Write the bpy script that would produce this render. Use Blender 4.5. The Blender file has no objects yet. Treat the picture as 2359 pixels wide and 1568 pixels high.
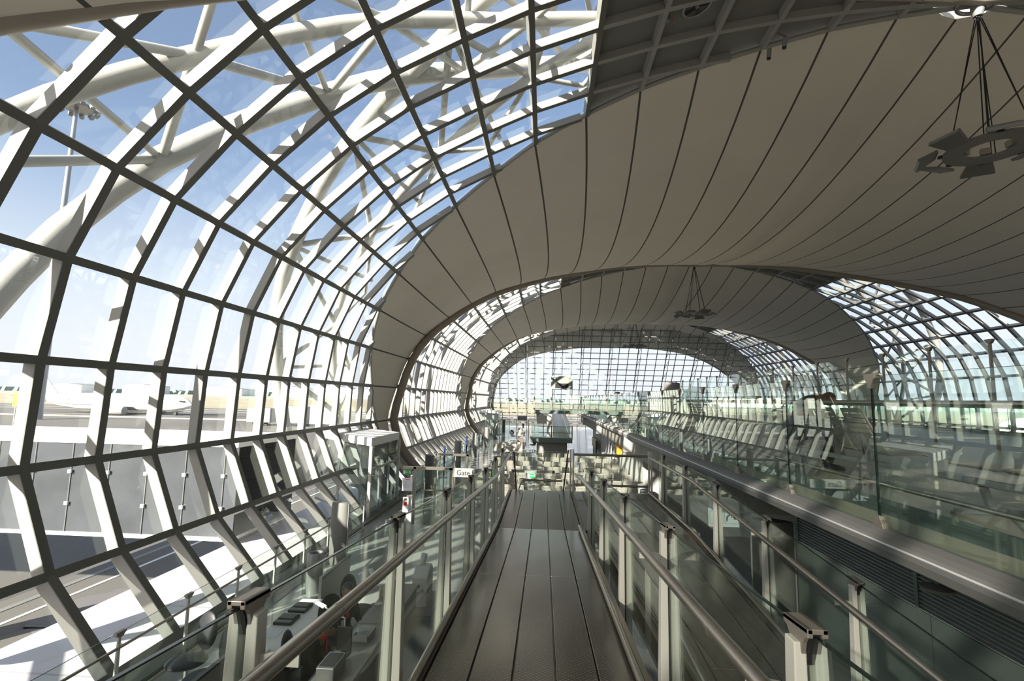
import bpy, bmesh, math, random
from mathutils import Vector, Matrix
S = bpy.context.scene
COL = S.collection
E = 4.2                      # height of the camera above the lower floor
random.seed(7)

# ---------------------------------------------------------------- camera
cam = bpy.data.cameras.new('camera')
cam.sensor_fit = 'HORIZONTAL'; cam.sensor_width = 36.0
cam.lens = 1150.0 / 2359.0 * 36.0
cam.clip_start = 0.05; cam.clip_end = 6000
camo = bpy.data.objects.new('camera', cam); COL.objects.link(camo)
camo.matrix_world = Matrix(((0.99777346, -0.01337055, 0.06534033, 0),
                            (0.06334966, -0.11635652, -0.99118514, 0),
                            (0.02085547, 0.99311751, -0.11525042, E),
                            (0, 0, 0, 1)))
S.camera = camo
S.view_settings.view_transform = 'Standard'
S.view_settings.look = 'None'
S.view_settings.exposure = 1.55
S.view_settings.gamma = 1.0
S.view_settings.use_curve_mapping = False
S.cycles.max_bounces = 8
S.cycles.diffuse_bounces = 4
S.cycles.glossy_bounces = 3
S.cycles.transmission_bounces = 4
S.cycles.transparent_max_bounces = 28
S.cycles.caustics_reflective = False
S.cycles.caustics_refractive = False
S.cycles.use_denoising = True
S.cycles.sample_clamp_indirect = 6.0

# ---------------------------------------------------------------- sky and sun
SUN_DIR = Vector((1.35, 2.0, -1.0)).normalized()      # travel direction of sunlight
w = bpy.data.worlds.new('sky'); S.world = w; w.use_nodes = True
nt = w.node_tree; nt.nodes.clear()
sky = nt.nodes.new('ShaderNodeTexSky'); sky.sky_type = 'NISHITA'
sky.sun_disc = False
sky.sun_elevation = math.asin(-SUN_DIR.z)
sky.sun_rotation = math.atan2(-SUN_DIR.x, -SUN_DIR.y)
sky.altitude = 0; sky.air_density = 1.0; sky.dust_density = 2.2; sky.ozone_density = 2.0
bg = nt.nodes.new('ShaderNodeBackground'); bg.inputs['Strength'].default_value = 0.085
wo = nt.nodes.new('ShaderNodeOutputWorld')
tcw = nt.nodes.new('ShaderNodeTexCoord'); sxw = nt.nodes.new('ShaderNodeSeparateXYZ')      # haze towards the horizon
nt.links.new(tcw.outputs['Generated'], sxw.inputs[0])
mxw = nt.nodes.new('ShaderNodeMapRange'); mxw.interpolation_type = 'SMOOTHERSTEP'
mxw.inputs[1].default_value = -.02; mxw.inputs[2].default_value = .47; mxw.inputs[3].default_value = .97; mxw.inputs[4].default_value = .10
nt.links.new(sxw.outputs[2], mxw.inputs[0])
mixw = nt.nodes.new('ShaderNodeMix'); mixw.data_type = 'RGBA'
mixw.inputs[7].default_value = (4.25, 4.4, 4.75, 1)
nt.links.new(mxw.outputs[0], mixw.inputs[0]); nt.links.new(sky.outputs[0], mixw.inputs[6])
nt.links.new(mixw.outputs[2], bg.inputs[0]); nt.links.new(bg.outputs[0], wo.inputs[0])
sun = bpy.data.lights.new('sun', 'SUN'); sun.energy = 6.5; sun.angle = math.radians(0.6)
sun.color = (1.0, 0.93, 0.80)
suno = bpy.data.objects.new('sun', sun); COL.objects.link(suno)
suno.rotation_euler = SUN_DIR.to_track_quat('-Z', 'Y').to_euler()
suno.location = (-30, -30, 40)

# ---------------------------------------------------------------- materials
def nodes(name):
    m = bpy.data.materials.new(name); m.use_nodes = True
    return m, m.node_tree, m.node_tree.nodes['Principled BSDF']
def mat(name, col, rough=0.5, metal=0.0, var=0.0, vscale=6.0, spec=0.5, emit=None, bump=0.0):
    m, t, b = nodes(name)
    b.inputs['Base Color'].default_value = (*col, 1)
    b.inputs['Roughness'].default_value = rough
    b.inputs['Metallic'].default_value = metal
    b.inputs['Specular IOR Level'].default_value = spec
    if var or bump:
        tc = t.nodes.new('ShaderNodeTexCoord'); n = t.nodes.new('ShaderNodeTexNoise')
        n.inputs['Scale'].default_value = vscale; n.inputs['Detail'].default_value = 5
        t.links.new(tc.outputs['Object'], n.inputs['Vector'])
        if var:
            mx = t.nodes.new('ShaderNodeMix'); mx.data_type = 'RGBA'
            mx.inputs[6].default_value = (*[c * (1 - var) for c in col], 1)
            mx.inputs[7].default_value = (*[min(1, c * (1 + var)) for c in col], 1)
            t.links.new(n.outputs['Fac'], mx.inputs[0]); t.links.new(mx.outputs[2], b.inputs['Base Color'])
        if bump:
            bp = t.nodes.new('ShaderNodeBump'); bp.inputs['Strength'].default_value = bump
            t.links.new(n.outputs['Fac'], bp.inputs['Height']); t.links.new(bp.outputs[0], b.inputs['Normal'])
    if emit:
        b.inputs['Emission Color'].default_value = (*emit[0], 1); b.inputs['Emission Strength'].default_value = emit[1]
    return m
def glass(name, tint, f0=0.04, boost=1.0, rough=0.0, dirt=0.0, dirtcol=(.8, .85, .85)):
    m = bpy.data.materials.new(name); m.use_nodes = True
    t = m.node_tree; t.nodes.clear()
    out = t.nodes.new('ShaderNodeOutputMaterial')
    tr = t.nodes.new('ShaderNodeBsdfTransparent'); tr.inputs[0].default_value = (*tint, 1)
    gl = t.nodes.new('ShaderNodeBsdfGlossy'); gl.inputs[0].default_value = (.95, 1, .97, 1); gl.inputs['Roughness'].default_value = rough
    lw = t.nodes.new('ShaderNodeLayerWeight'); lw.inputs[0].default_value = 0.5
    p = t.nodes.new('ShaderNodeMath'); p.operation = 'POWER'; p.inputs[1].default_value = 5.0
    a = t.nodes.new('ShaderNodeMath'); a.operation = 'MULTIPLY_ADD'; a.inputs[1].default_value = (1 - f0) * boost; a.inputs[2].default_value = f0 * boost
    c = t.nodes.new('ShaderNodeMath'); c.operation = 'MINIMUM'; c.inputs[1].default_value = 1.0
    mx = t.nodes.new('ShaderNodeMixShader')
    t.links.new(lw.outputs['Facing'], p.inputs[0]); t.links.new(p.outputs[0], a.inputs[0]); t.links.new(a.outputs[0], c.inputs[0])
    t.links.new(c.outputs[0], mx.inputs[0]); t.links.new(tr.outputs[0], mx.inputs[1]); t.links.new(gl.outputs[0], mx.inputs[2])
    last = mx
    if dirt:
        df = t.nodes.new('ShaderNodeBsdfDiffuse'); df.inputs[0].default_value = (*dirtcol, 1)
        m2 = t.nodes.new('ShaderNodeMixShader'); m2.inputs[0].default_value = dirt
        t.links.new(mx.outputs[0], m2.inputs[1]); t.links.new(df.outputs[0], m2.inputs[2]); last = m2
    t.links.new(last.outputs[0], out.inputs[0])
    return m
def striped(name, col, line, axis, period, width, rough=.5, metal=0., axis2=None, period2=1., width2=.02, off=0., bumpy=0., spec=.5):
    """flat colour with thin lines every `period` along one or two object axes (tile joints, seams, louvres)"""
    m, t, b = nodes(name)
    tc = t.nodes.new('ShaderNodeTexCoord'); sx = t.nodes.new('ShaderNodeSeparateXYZ')
    t.links.new(tc.outputs['Object'], sx.inputs[0])
    def ln(ax, per, wd):
        a = t.nodes.new('ShaderNodeMath'); a.operation = 'MULTIPLY_ADD'; a.inputs[1].default_value = 1 / per; a.inputs[2].default_value = off
        f = t.nodes.new('ShaderNodeMath'); f.operation = 'FRACT'
        l = t.nodes.new('ShaderNodeMath'); l.operation = 'LESS_THAN'; l.inputs[1].default_value = wd / per
        t.links.new(sx.outputs[ax], a.inputs[0]); t.links.new(a.outputs[0], f.inputs[0]); t.links.new(f.outputs[0], l.inputs[0])
        return l
    l = ln(axis, period, width)
    if axis2 is not None:
        l2 = ln(axis2, period2, width2); mxm = t.nodes.new('ShaderNodeMath'); mxm.operation = 'MAXIMUM'
        t.links.new(l.outputs[0], mxm.inputs[0]); t.links.new(l2.outputs[0], mxm.inputs[1]); l = mxm
    mx = t.nodes.new('ShaderNodeMix'); mx.data_type = 'RGBA'
    n = t.nodes.new('ShaderNodeTexNoise'); n.inputs['Scale'].default_value = 1.3; n.inputs['Detail'].default_value = 6
    t.links.new(tc.outputs['Object'], n.inputs['Vector'])
    m0 = t.nodes.new('ShaderNodeMix'); m0.data_type = 'RGBA'
    m0.inputs[6].default_value = (*[c * .88 for c in col], 1); m0.inputs[7].default_value = (*[min(1, c * 1.1) for c in col], 1)
    t.links.new(n.outputs['Fac'], m0.inputs[0]); t.links.new(m0.outputs[2], mx.inputs[6])
    mx.inputs[7].default_value = (*line, 1)
    t.links.new(l.outputs[0], mx.inputs[0]); t.links.new(mx.outputs[2], b.inputs['Base Color'])
    b.inputs['Roughness'].default_value = rough; b.inputs['Metallic'].default_value = metal; b.inputs['Specular IOR Level'].default_value = spec
    return m

M = {}
M['frame'] = mat('painted_steel', (.34, .34, .315), .42, 0, .06, 3)
M['inner_shade'] = mat('painted_shade', (.145, .143, .125), .5, 0, .05, 3)  # darker frame colour: shade of the unlit inner faces put into paint
M['truss'] = mat('white_truss_paint', (.40, .40, .375), .4, 0, .05, 1)
M['arch'] = mat('arch_pipe_paint', (.36, .31, .26), .5, 0, .1, 2)
M['facade'] = glass('facade_glass', (.93, .95, .96), .04, 1.5, 0, .015)
M['rail_glass'] = glass('balustrade_glass', (.945, .98, .962), .04, 1.0)
M['screen_glass'] = glass('screen_glass', (.925, .97, .955), .04, 1.3)
M['glass_edge'] = mat('glass_edge', (.008, .02, .017), .25)
def sun_filter_material():  # added milky panes for the unseen rear bay, to dim and soften the sun
    m = bpy.data.materials.new('sun_filter_glass'); m.use_nodes = True
    t = m.node_tree; t.nodes.clear()
    out = t.nodes.new('ShaderNodeOutputMaterial'); tr = t.nodes.new('ShaderNodeBsdfTransparent'); tl = t.nodes.new('ShaderNodeBsdfTranslucent'); df = t.nodes.new('ShaderNodeBsdfDiffuse')
    tl.inputs[0].default_value = (.85, .85, .82, 1); df.inputs[0].default_value = (.7, .7, .68, 1)
    a = t.nodes.new('ShaderNodeMixShader'); a.inputs[0].default_value = .5; b = t.nodes.new('ShaderNodeMixShader'); b.inputs[0].default_value = .86
    t.links.new(tl.outputs[0], a.inputs[1]); t.links.new(df.outputs[0], a.inputs[2])
    t.links.new(tr.outputs[0], b.inputs[1]); t.links.new(a.outputs[0], b.inputs[2]); t.links.new(b.outputs[0], out.inputs[0])
    return m
M['sun_filter'] = sun_filter_material()
M['panel_dark'] = mat('ceiling_panel_grey', (.20, .20, .185), .6, 0, .08, 1.5)
M['steel'] = mat('brushed_steel', (.38, .345, .30), .28, .9, .05, 20)
M['steel_dark'] = mat('brown_steel', (.30, .25, .21), .35, .8, .08, 20)
M['post'] = mat('post_paint', (.62, .61, .55), .45, .0, .04, 4)
M['clamp'] = mat('clamp_cast_metal', (.30, .27, .235), .45, .5, .1, 15)
M['rubber'] = mat('black_rubber', (.012, .012, .012), .6)
M['black'] = mat('black_plastic', (.016, .016, .018), .42)
M['blackleather'] = mat('black_leather', (.014, .015, .02), .48)
M['beam'] = mat('beam_concrete', (.235, .235, .225), .7, 0, .15, 3, bump=.05)
M['concrete'] = mat('concrete', (.36, .355, .34), .7, 0, .18, 2.2, bump=.05)
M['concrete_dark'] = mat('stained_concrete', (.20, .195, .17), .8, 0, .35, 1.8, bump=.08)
M['floor'] = striped('polished_stone_floor', (.37, .38, .365), (.30, .31, .30), 0, 1.2, .014, .13, 0, 1, 1.2, .014, spec=.6)
M['carpet'] = mat('balcony_floor_stone', (.33, .30, .235), .38, 0, .2, .9, spec=.35)
M['seat'] = mat('cream_seat_plastic', (.31, .295, .255), .45)
M['greymetal'] = mat('grey_metal', (.33, .335, .335), .4, .5)
M['white'] = mat('white_paint', (.80, .80, .78), .45)
M['paper'] = mat('paper', (.82, .83, .86), .8)
M['green'] = mat('exit_green', (.02, .36, .10), .5)
M['signgrey'] = mat('sign_grey', (.25, .255, .25), .5)
M['signlight'] = mat('sign_light', (.22, .25, .225), .45)
M['ink'] = mat('sign_ink', (.012, .013, .014), .5)
M['red'] = mat('red_cloth', (.62, .015, .02), .7)
M['suit'] = mat('dark_suit', (.012, .012, .015), .8)
M['skin'] = mat('skin', (.36, .19, .11), .5)
M['skin_dark'] = mat('skin_brown', (.22, .11, .06), .5)
M['hair'] = mat('black_hair', (.008, .007, .006), .45)
M['teal'] = striped('teal_wall_panel', (.125, .165, .15), (.03, .04, .04), 1, 1.6, .012, .35, .2)
M['counter'] = mat('grey_counter_laminate', (.30, .295, .26), .35, .2, .06, 5)
M['apron'] = mat('apron_asphalt', (.135, .127, .112), .85, 0, .3, .06)
M['ledge'] = striped('white_ledge_membrane', (.60, .59, .62), (.42, .40, .42), 1, 2.6, .05, .6)
M['blue'] = mat('blue_panel', (.015, .035, .14), .4)
M['column'] = mat('column_grey', (.15, .15, .14), .45, 0, .06, 30)
M['louvre'] = mat('louvre_grey', (.27, .29, .275), .4)
M['upstand'] = mat('teal_upstand', (.075, .10, .09), .35)

def membrane_material():
    m, t, b = nodes('roof_membrane')
    uv = t.nodes.new('ShaderNodeUVMap'); uv.uv_map = 'strip'
    sx = t.nodes.new('ShaderNodeSeparateXYZ'); t.links.new(uv.outputs[0], sx.inputs[0])
    a = t.nodes.new('ShaderNodeMath'); a.operation = 'ADD'; a.inputs[1].default_value = .5
    f = t.nodes.new('ShaderNodeMath'); f.operation = 'FRACT'
    s = t.nodes.new('ShaderNodeMath'); s.operation = 'SUBTRACT'; s.inputs[1].default_value = .5
    ab = t.nodes.new('ShaderNodeMath'); ab.operation = 'ABSOLUTE'
    l = t.nodes.new('ShaderNodeMath'); l.operation = 'LESS_THAN'; l.inputs[1].default_value = .021
    t.links.new(sx.outputs[0], a.inputs[0]); t.links.new(a.outputs[0], f.inputs[0]); t.links.new(f.outputs[0], s.inputs[0])
    t.links.new(s.outputs[0], ab.inputs[0]); t.links.new(ab.outputs[0], l.inputs[0])
    tc = t.nodes.new('ShaderNodeTexCoord')
    n = t.nodes.new('ShaderNodeTexNoise'); n.inputs['Scale'].default_value = .45; n.inputs['Detail'].default_value = 5
    t.links.new(tc.outputs['Object'], n.inputs['Vector'])
    m0 = t.nodes.new('ShaderNodeMix'); m0.data_type = 'RGBA'
    m0.inputs[6].default_value = (.68, .635, .55, 1); m0.inputs[7].default_value = (.80, .75, .65, 1)
    mx = t.nodes.new('ShaderNodeMix'); mx.data_type = 'RGBA'; mx.inputs[7].default_value = (.085, .08, .07, 1)
    t.links.new(n.outputs['Fac'], m0.inputs[0]); t.links.new(m0.outputs[2], mx.inputs[6])
    t.links.new(l.outputs[0], mx.inputs[0]); t.links.new(mx.outputs[2], b.inputs['Base Color'])
    b.inputs['Roughness'].default_value = .75
    return m
M['membrane'] = membrane_material()

def plank_material():
    m, t, b = nodes('embossed_ramp_plank')
    tc = t.nodes.new('ShaderNodeTexCoord'); mp = t.nodes.new('ShaderNodeMapping')
    mp.inputs['Scale'].default_value = (38, 38, 0); mp.inputs['Rotation'].default_value = (0, 0, math.radians(45))
    v = t.nodes.new('ShaderNodeTexVoronoi'); v.inputs['Scale'].default_value = 1.0; v.inputs['Randomness'].default_value = 0
    t.links.new(tc.outputs['Object'], mp.inputs[0]); t.links.new(mp.outputs[0], v.inputs['Vector'])
    r = t.nodes.new('ShaderNodeMapRange'); r.inputs[1].default_value = .16; r.inputs[2].default_value = .26; r.inputs[3].default_value = 1; r.inputs[4].default_value = 0
    t.links.new(v.outputs['Distance'], r.inputs[0])
    bp = t.nodes.new('ShaderNodeBump'); bp.inputs['Strength'].default_value = .25; bp.inputs['Distance'].default_value = .002
    t.links.new(r.outputs[0], bp.inputs['Height']); t.links.new(bp.outputs[0], b.inputs['Normal'])
    mx = t.nodes.new('ShaderNodeMix'); mx.data_type = 'RGBA'
    mx.inputs[6].default_value = (.235, .215, .185, 1); mx.inputs[7].default_value = (.36, .335, .29, 1)
    t.links.new(r.outputs[0], mx.inputs[0]); t.links.new(mx.outputs[2], b.inputs['Base Color'])
    b.inputs['Roughness'].default_value = .2; b.inputs['Metallic'].default_value = .8
    return m
M['plank'] = plank_material()

# ---------------------------------------------------------------- mesh helpers
ORG = {}                                        # object -> its origin in scene coordinates
class MB:
    def __init__(s): s.v = []; s.f = []
    def add(s, vs, fs):
        o = len(s.v); s.v += [tuple(p) for p in vs]; s.f += [tuple(i + o for i in f) for f in fs]; return s
    def box(s, x0, x1, y0, y1, z0, z1):
        return s.add([(x0, y0, z0), (x1, y0, z0), (x1, y1, z0), (x0, y1, z0), (x0, y0, z1), (x1, y0, z1), (x1, y1, z1), (x0, y1, z1)],
                     [(0, 3, 2, 1), (4, 5, 6, 7), (0, 1, 5, 4), (1, 2, 6, 5), (2, 3, 7, 6), (3, 0, 4, 7)])
    def hexa(s, p):                             # 8 points: bottom loop, top loop
        return s.add(p, [(0, 3, 2, 1), (4, 5, 6, 7), (0, 1, 5, 4), (1, 2, 6, 5), (2, 3, 7, 6), (3, 0, 4, 7)])
    def bar(s, a, b, w, h, up=(0, 0, 1)):       # rectangular bar from a to b
        a = Vector(a); b = Vector(b); d = (b - a).normalized(); u = Vector(up)
        r = d.cross(u)
        if r.length < 1e-4: r = d.cross(Vector((1, 0, 0)))
        r.normalize(); u = r.cross(d).normalized()
        r *= w / 2; u *= h / 2
        return s.hexa([a - r - u, a + r - u, b + r - u, b - r - u, a - r + u, a + r + u, b + r + u, b - r + u])
    def tube(s, pts, r, n=10, caps=True):
        pts = [Vector(p) for p in pts]; k = len(pts)
        rs = r if isinstance(r, (list, tuple)) else [r] * k
        vs = []; fs = []; prev = None
        for i, p in enumerate(pts):
            d = (pts[min(i + 1, k - 1)] - pts[max(i - 1, 0)]).normalized()
            if prev is None:
                a = d.cross(Vector((0, 0, 1)))
                if a.length < 1e-3: a = d.cross(Vector((1, 0, 0)))
            else:
                a = prev - d * prev.dot(d)
            a.normalize(); prev = a; c = d.cross(a)
            for j in range(n):
                th = 2 * math.pi * j / n
                vs.append(p + (a * math.cos(th) + c * math.sin(th)) * rs[i])
        for i in range(k - 1):
            for j in range(n):
                fs.append((i * n + j, i * n + (j + 1) % n, (i + 1) * n + (j + 1) % n, (i + 1) * n + j))
        if caps:
            fs.append(tuple(range(n - 1, -1, -1))); fs.append(tuple((k - 1) * n + j for j in range(n)))
        return s.add(vs, fs)
    def prism(s, prof, a0, a1, axis='X'):       # 2D profile extruded along an axis
        def p3(u, v, a): return {'X': (a, u, v), 'Y': (u, a, v), 'Z': (u, v, a)}[axis]
        n = len(prof)
        vs = [p3(u, v, a0) for u, v in prof] + [p3(u, v, a1) for u, v in prof]
        fs = [tuple(range(n - 1, -1, -1)), tuple(range(n, 2 * n))] + [(i, (i + 1) % n, n + (i + 1) % n, n + i) for i in range(n)]
        return s.add(vs, fs)
    def lathe(s, prof, c=(0, 0, 0), n=20, sx=1, sy=1):
        vs = []; k = len(prof)
        for r, z in prof:
            for j in range(n):
                th = 2 * math.pi * j / n
                vs.append((c[0] + r * math.cos(th) * sx, c[1] + r * math.sin(th) * sy, c[2] + z))
        fs = [(i * n + j, i * n + (j + 1) % n, (i + 1) * n + (j + 1) % n, (i + 1) * n + j) for i in range(k - 1) for j in range(n)]
        fs.append(tuple(range(n - 1, -1, -1))); fs.append(tuple((k - 1) * n + j for j in range(n)))
        return s.add(vs, fs)
    def ball(s, c, r, n=14, m=9, sc=(1, 1, 1)):
        vs = [(c[0], c[1], c[2] - r * sc[2])]
        for i in range(1, m):
            ph = -math.pi / 2 + math.pi * i / m
            for j in range(n):
                th = 2 * math.pi * j / n
                vs.append((c[0] + r * sc[0] * math.cos(ph) * math.cos(th), c[1] + r * sc[1] * math.cos(ph) * math.sin(th), c[2] + r * sc[2] * math.sin(ph)))
        vs.append((c[0], c[1], c[2] + r * sc[2]))
        fs = [(0, 1 + (j + 1) % n, 1 + j) for j in range(n)]
        for i in range(m - 2):
            for j in range(n):
                fs.append((1 + i * n + j, 1 + i * n + (j + 1) % n, 1 + (i + 1) * n + (j + 1) % n, 1 + (i + 1) * n + j))
        last = len(vs) - 1; b0 = 1 + (m - 2) * n
        fs += [(last, b0 + j, b0 + (j + 1) % n) for j in range(n)]
        return s.add(vs, fs)
    def grid(s, fn, nu, nv):
        vs = [fn(i / nu, j / nv) for i in range(nu + 1) for j in range(nv + 1)]
        fs = [(i * (nv + 1) + j, (i + 1) * (nv + 1) + j, (i + 1) * (nv + 1) + j + 1, i * (nv + 1) + j + 1) for i in range(nu) for j in range(nv)]
        return s.add(vs, fs)
    def xf(s, mtx):
        s.v = [tuple(mtx @ Vector(p)) for p in s.v]; return s
    def build(s, name, m, parent=None, smooth=None, bevel=0, local=False):
        me = bpy.data.meshes.new(name)
        o3 = ORG.get(parent, Vector((0, 0, 0)))
        me.from_pydata([tuple(Vector(p) - o3) for p in s.v], [], s.f); me.update()
        me.materials.append(M[m] if isinstance(m, str) else m)
        o = bpy.data.objects.new(name, me); COL.objects.link(o)
        if smooth:
            me.shade_smooth(); me.set_sharp_from_angle(angle=math.radians(smooth))
        if bevel:
            bv = o.modifiers.new('bevel', 'BEVEL'); bv.width = bevel; bv.segments = 2; bv.limit_method = 'ANGLE'
        ORG[o] = o3
        if parent: o.parent = parent
        elif not local: o.location.z = E
        return o
def tag(o, label, cat, group=None, kind=None):
    o['label'] = label; o['category'] = cat
    if group: o['group'] = group
    if kind: o['kind'] = kind
    return o
def thing(name, label, cat, loc=None, group=None, kind=None):
    """Empty at a thing's base. loc None: a prototype built around its own origin, placed later"""
    o = bpy.data.objects.new(name, None); COL.objects.link(o); o.empty_display_size = .2
    if loc is not None:
        o.location = (loc[0], loc[1], loc[2] + E); ORG[o] = Vector(loc)
    else:
        ORG[o] = Vector((0, 0, 0))
    return tag(o, label, cat, group, kind)
def place(o, x, y, z, rz=0.0, sc=None):
    o.location = (x, y, z + E); o.rotation_euler = (0, 0, rz)
    if sc: o.scale = (sc, sc, sc)
    return o
def dup(root, label=None, group=None):
    r = root.copy(); COL.objects.link(r)
    if label: r['label'] = label
    if group: r['group'] = group
    for ch in list(root.children):
        c = ch.copy(); COL.objects.link(c); c.parent = r
        for g in ch.children:
            d = g.copy(); COL.objects.link(d); d.parent = c
    return r
TEXTS = {}
def text_mesh(body, size):
    """mesh of a word, standing in the XZ plane, facing -Y, left-bottom at the origin"""
    cu = bpy.data.curves.new('lettering', 'FONT'); cu.body = body; cu.size = size; cu.extrude = .002
    o = bpy.data.objects.new('lettering', cu); COL.objects.link(o)
    dg = bpy.context.evaluated_depsgraph_get(); me = bpy.data.meshes.new_from_object(o.evaluated_get(dg))
    bpy.data.objects.remove(o); bpy.data.curves.remove(cu)
    mb = MB(); mb.add([(v.co.x, -v.co.z, v.co.y) for v in me.vertices], [tuple(p.vertices) for p in me.polygons])
    bpy.data.meshes.remove(me)
    return mb
def lettering(body, size, at, m, parent, name='lettering', sx=1.0):
    mb = text_mesh(body, size); mb.v = [(at[0] + x * sx, at[1] + y, at[2] + z) for x, y, z in mb.v]
    return mb.build(name, m, parent)

# ---------------------------------------------------------------- tube cross-section
L = [(-6.25, -4.2), (-7.43, -2.86), (-8.1, -1.26), (-8.05, .46), (-7.8, 2.13), (-7.13, 3.68), (-6.02, 5.0), (-4.83, 6.12), (-3.4, 7.1),
     (-1.9, 7.85), (-.45, 8.49), (1.18, 9.04), (2.77, 9.48), (4.39, 9.85), (6.01, 10.13), (7.65, 10.33), (9.3, 10.46), (10.95, 10.5)]
XC = 10.95
PF = [Vector(p) for p in L] + [Vector((2 * XC - a, b)) for a, b in L[-2::-1]]
NP = len(PF)                                     # 35 nodes, t = 0..34
def pf(t):
    i = max(0, min(NP - 2, int(math.floor(t)))); return PF[i].lerp(PF[i + 1], t - i)
def nin(t):                                      # inward normal
    a = pf(max(0, t - .5)); b = pf(min(NP - 1, t + .5)); d = (b - a).normalized(); return Vector((d.y, -d.x))
def pfs(t):                                      # smooth curve through the nodes
    i = max(0, min(NP - 2, int(math.floor(t)))); u = t - i
    p0 = PF[max(0, i - 1)]; p1 = PF[i]; p2 = PF[i + 1]; p3 = PF[min(NP - 1, i + 2)]
    return .5 * ((2 * p1) + (p2 - p0) * u + (2 * p0 - 5 * p1 + 4 * p2 - p3) * u * u + (3 * p1 - p0 - 3 * p2 + p3) * u ** 3)
HT = [(0, .6), (1, .6), (2, .9), (3, 1.9), (4, 2.9), (5, 4.0), (6, 5.1), (7, 6.1), (8, 7.0), (9, 8.0), (10, 8.9), (11, 9.6), (12, 10.2), (13, 10.6), (14, 11.0), (15, 11.4), (17, 11.9)]
def half(t):
    t = min(t, NP - 1 - t)
    for (a, p), (b, q) in zip(HT, HT[1:]):
        if t <= b: return p + (q - p) * (t - a) / (b - a)
    return HT[-1][1]
CEN = [-24.0, .4, 24.5, 49.2, 74.0]             # membrane strips
STEP = 1.28                                      # mullion spacing
def end_y(z): return 76 - .8 * (z + 4.2)         # leaning end wall
def p3(t, y, off=0.0):
    p = pf(t) + nin(t) * off; return (p.x, y, p.y)

# ---------------------------------------------------------------- roof membranes, arches, trusses
def membrane(c, n, label):
    NT, NU = 34 * 4, 18
    mb = MB(); uvs = []
    for i in range(NT + 1):
        t = i / 4
        h = half(t) - .5 * max(0, 1 - ((t - 17) / .4) ** 2); p = pfs(t); nn = nin(t)      # notch for the lamp hub at the crown
        for j in range(NU + 1):
            u = j / NU
            d = .10 + .0175 * h * h * 4 * u * (1 - u) + .25 * u * min(1, h / 6)
            q = p + nn * d
            mb.v.append((q.x, c - h + 2 * h * u, q.y)); uvs.append((t, u))
    for i in range(NT):
        for j in range(NU):
            a = i * (NU + 1) + j; mb.f.append((a, a + 1, a + NU + 2, a + NU + 1))
    o = mb.build('ceiling', 'membrane', None, smooth=60)
    uvl = o.data.uv_layers.new(name='strip')
    for lp in o.data.loops: uvl.data[lp.index].uv = uvs[lp.vertex_index]
    tag(o, label, 'ceiling', 'roof membranes', 'structure')
    return o
membrane(CEN[1], 0, 'grey fabric roof membrane right overhead, its edge in the upper left corner')
membrane(CEN[2], 1, 'nearest wide grey fabric roof membrane filling the upper right')
membrane(CEN[3], 2, 'second grey fabric roof membrane behind the brown arch pipe')
membrane(CEN[4], 3, 'far fabric roof membrane seen beyond the end wall grid')

TR = [0]
def arch(c, s, r, m, off, label, t0=0, t1=34):
    pts = []
    k = int((t1 - t0) * 2)
    for i in range(k + 1):
        t = t0 + (t1 - t0) * i / k
        q = pfs(t) + nin(t) * off
        pts.append((q.x, c + s * half(t), q.y))
    TR[0] += 1
    root = thing('trim_%d' % TR[0], label, 'arch', (pts[0][0], pts[0][1], pts[0][2]), None, 'structure')
    MB().tube(pts, r, 12).build('arch_pipe', m, root, smooth=50)
    if r > .15:
        cb = MB()
        for i in range(2, k, 2):
            a = Vector(pts[i]); d = (Vector(pts[i + 1]) - Vector(pts[i - 1])).normalized()
            cb.tube([a - d * .03, a + d * .03], r + .015, 12)
        cb.build('pipe_collars', m, root, smooth=50)
arch(CEN[1], 1, .15, 'arch', .2, 'dark arch pipe along the edge of the membrane overhead, top left')
arch(CEN[2], -1, .07, 'frame', .12, 'thin edge pipe on the near side of the nearest membrane')
arch(CEN[2], 1, .21, 'arch', .45, 'brown arch pipe along the far edge of the nearest membrane')
arch(CEN[3], -1, .07, 'frame', .12, 'thin edge pipe on the near side of the second membrane')
arch(CEN[3], 1, .2, 'arch', .4, 'brown arch pipe along the far edge of the second membrane, above the end wall')
arch(CEN[4], -1, .07, 'frame', .12, 'thin edge pipe on the near side of the membrane beyond the end wall')
arch(CEN[4], 1, .2, 'truss', .4, 'pale arch pipe on the far edge of the membrane beyond the end wall')

def truss(c, s, label, ta=1.2, tb=32.8, ph=0.0, da=1.6, db=4.0, ra=.16, rb=.25):
    root = thing('roof_truss', label, 'truss', p3(ta, c + s * half(ta), -1.5), 'white steel roof trusses', 'structure')
    def A(t): return Vector(p3(t, c + s * (half(t) + da), -1.0))
    def B(t): return Vector(p3(t, c + s * (half(t) + db), -2.2))
    def D(t): return Vector(p3(t, c + s * (half(t) + .1), -.75))
    def chord(fn, a, b, r, nm):
        k = int((b - a) * 2); MB().tube([fn(a + (b - a) * i / k) for i in range(k + 1)], r, 12).build(nm, 'truss', root, smooth=50)
    chord(A, ta, tb, ra, 'inner_chord'); chord(B, ta, tb, rb, 'outer_chord')
    n = 16; dt = (tb - ta) / n
    for i in range(n):
        tA = ta + dt * (i + .55) + ph; tB = ta + dt * i + ph; tC = ta + dt * (i + 1) + ph
        if tC > 33: tC = 33
        for p, q, r in ((A(tA), B(tB), .1), (A(tA), B(tC), .1), (A(tA), D(tB), .08), (A(tA), D(tC), .08), (B(tB), D(tB + .3), .08)):
            MB().tube([p, q], r, 10, False).build('brace', 'truss', root, smooth=50)
truss(CEN[1], 1, 'white tubular truss outside the nearest glazing, close to the upper left corner', ph=.05, da=2.2, db=5.6, ra=.18, rb=.28)
truss(CEN[2], -1, 'white tubular truss outside the glazing just before the nearest wide membrane')
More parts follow.
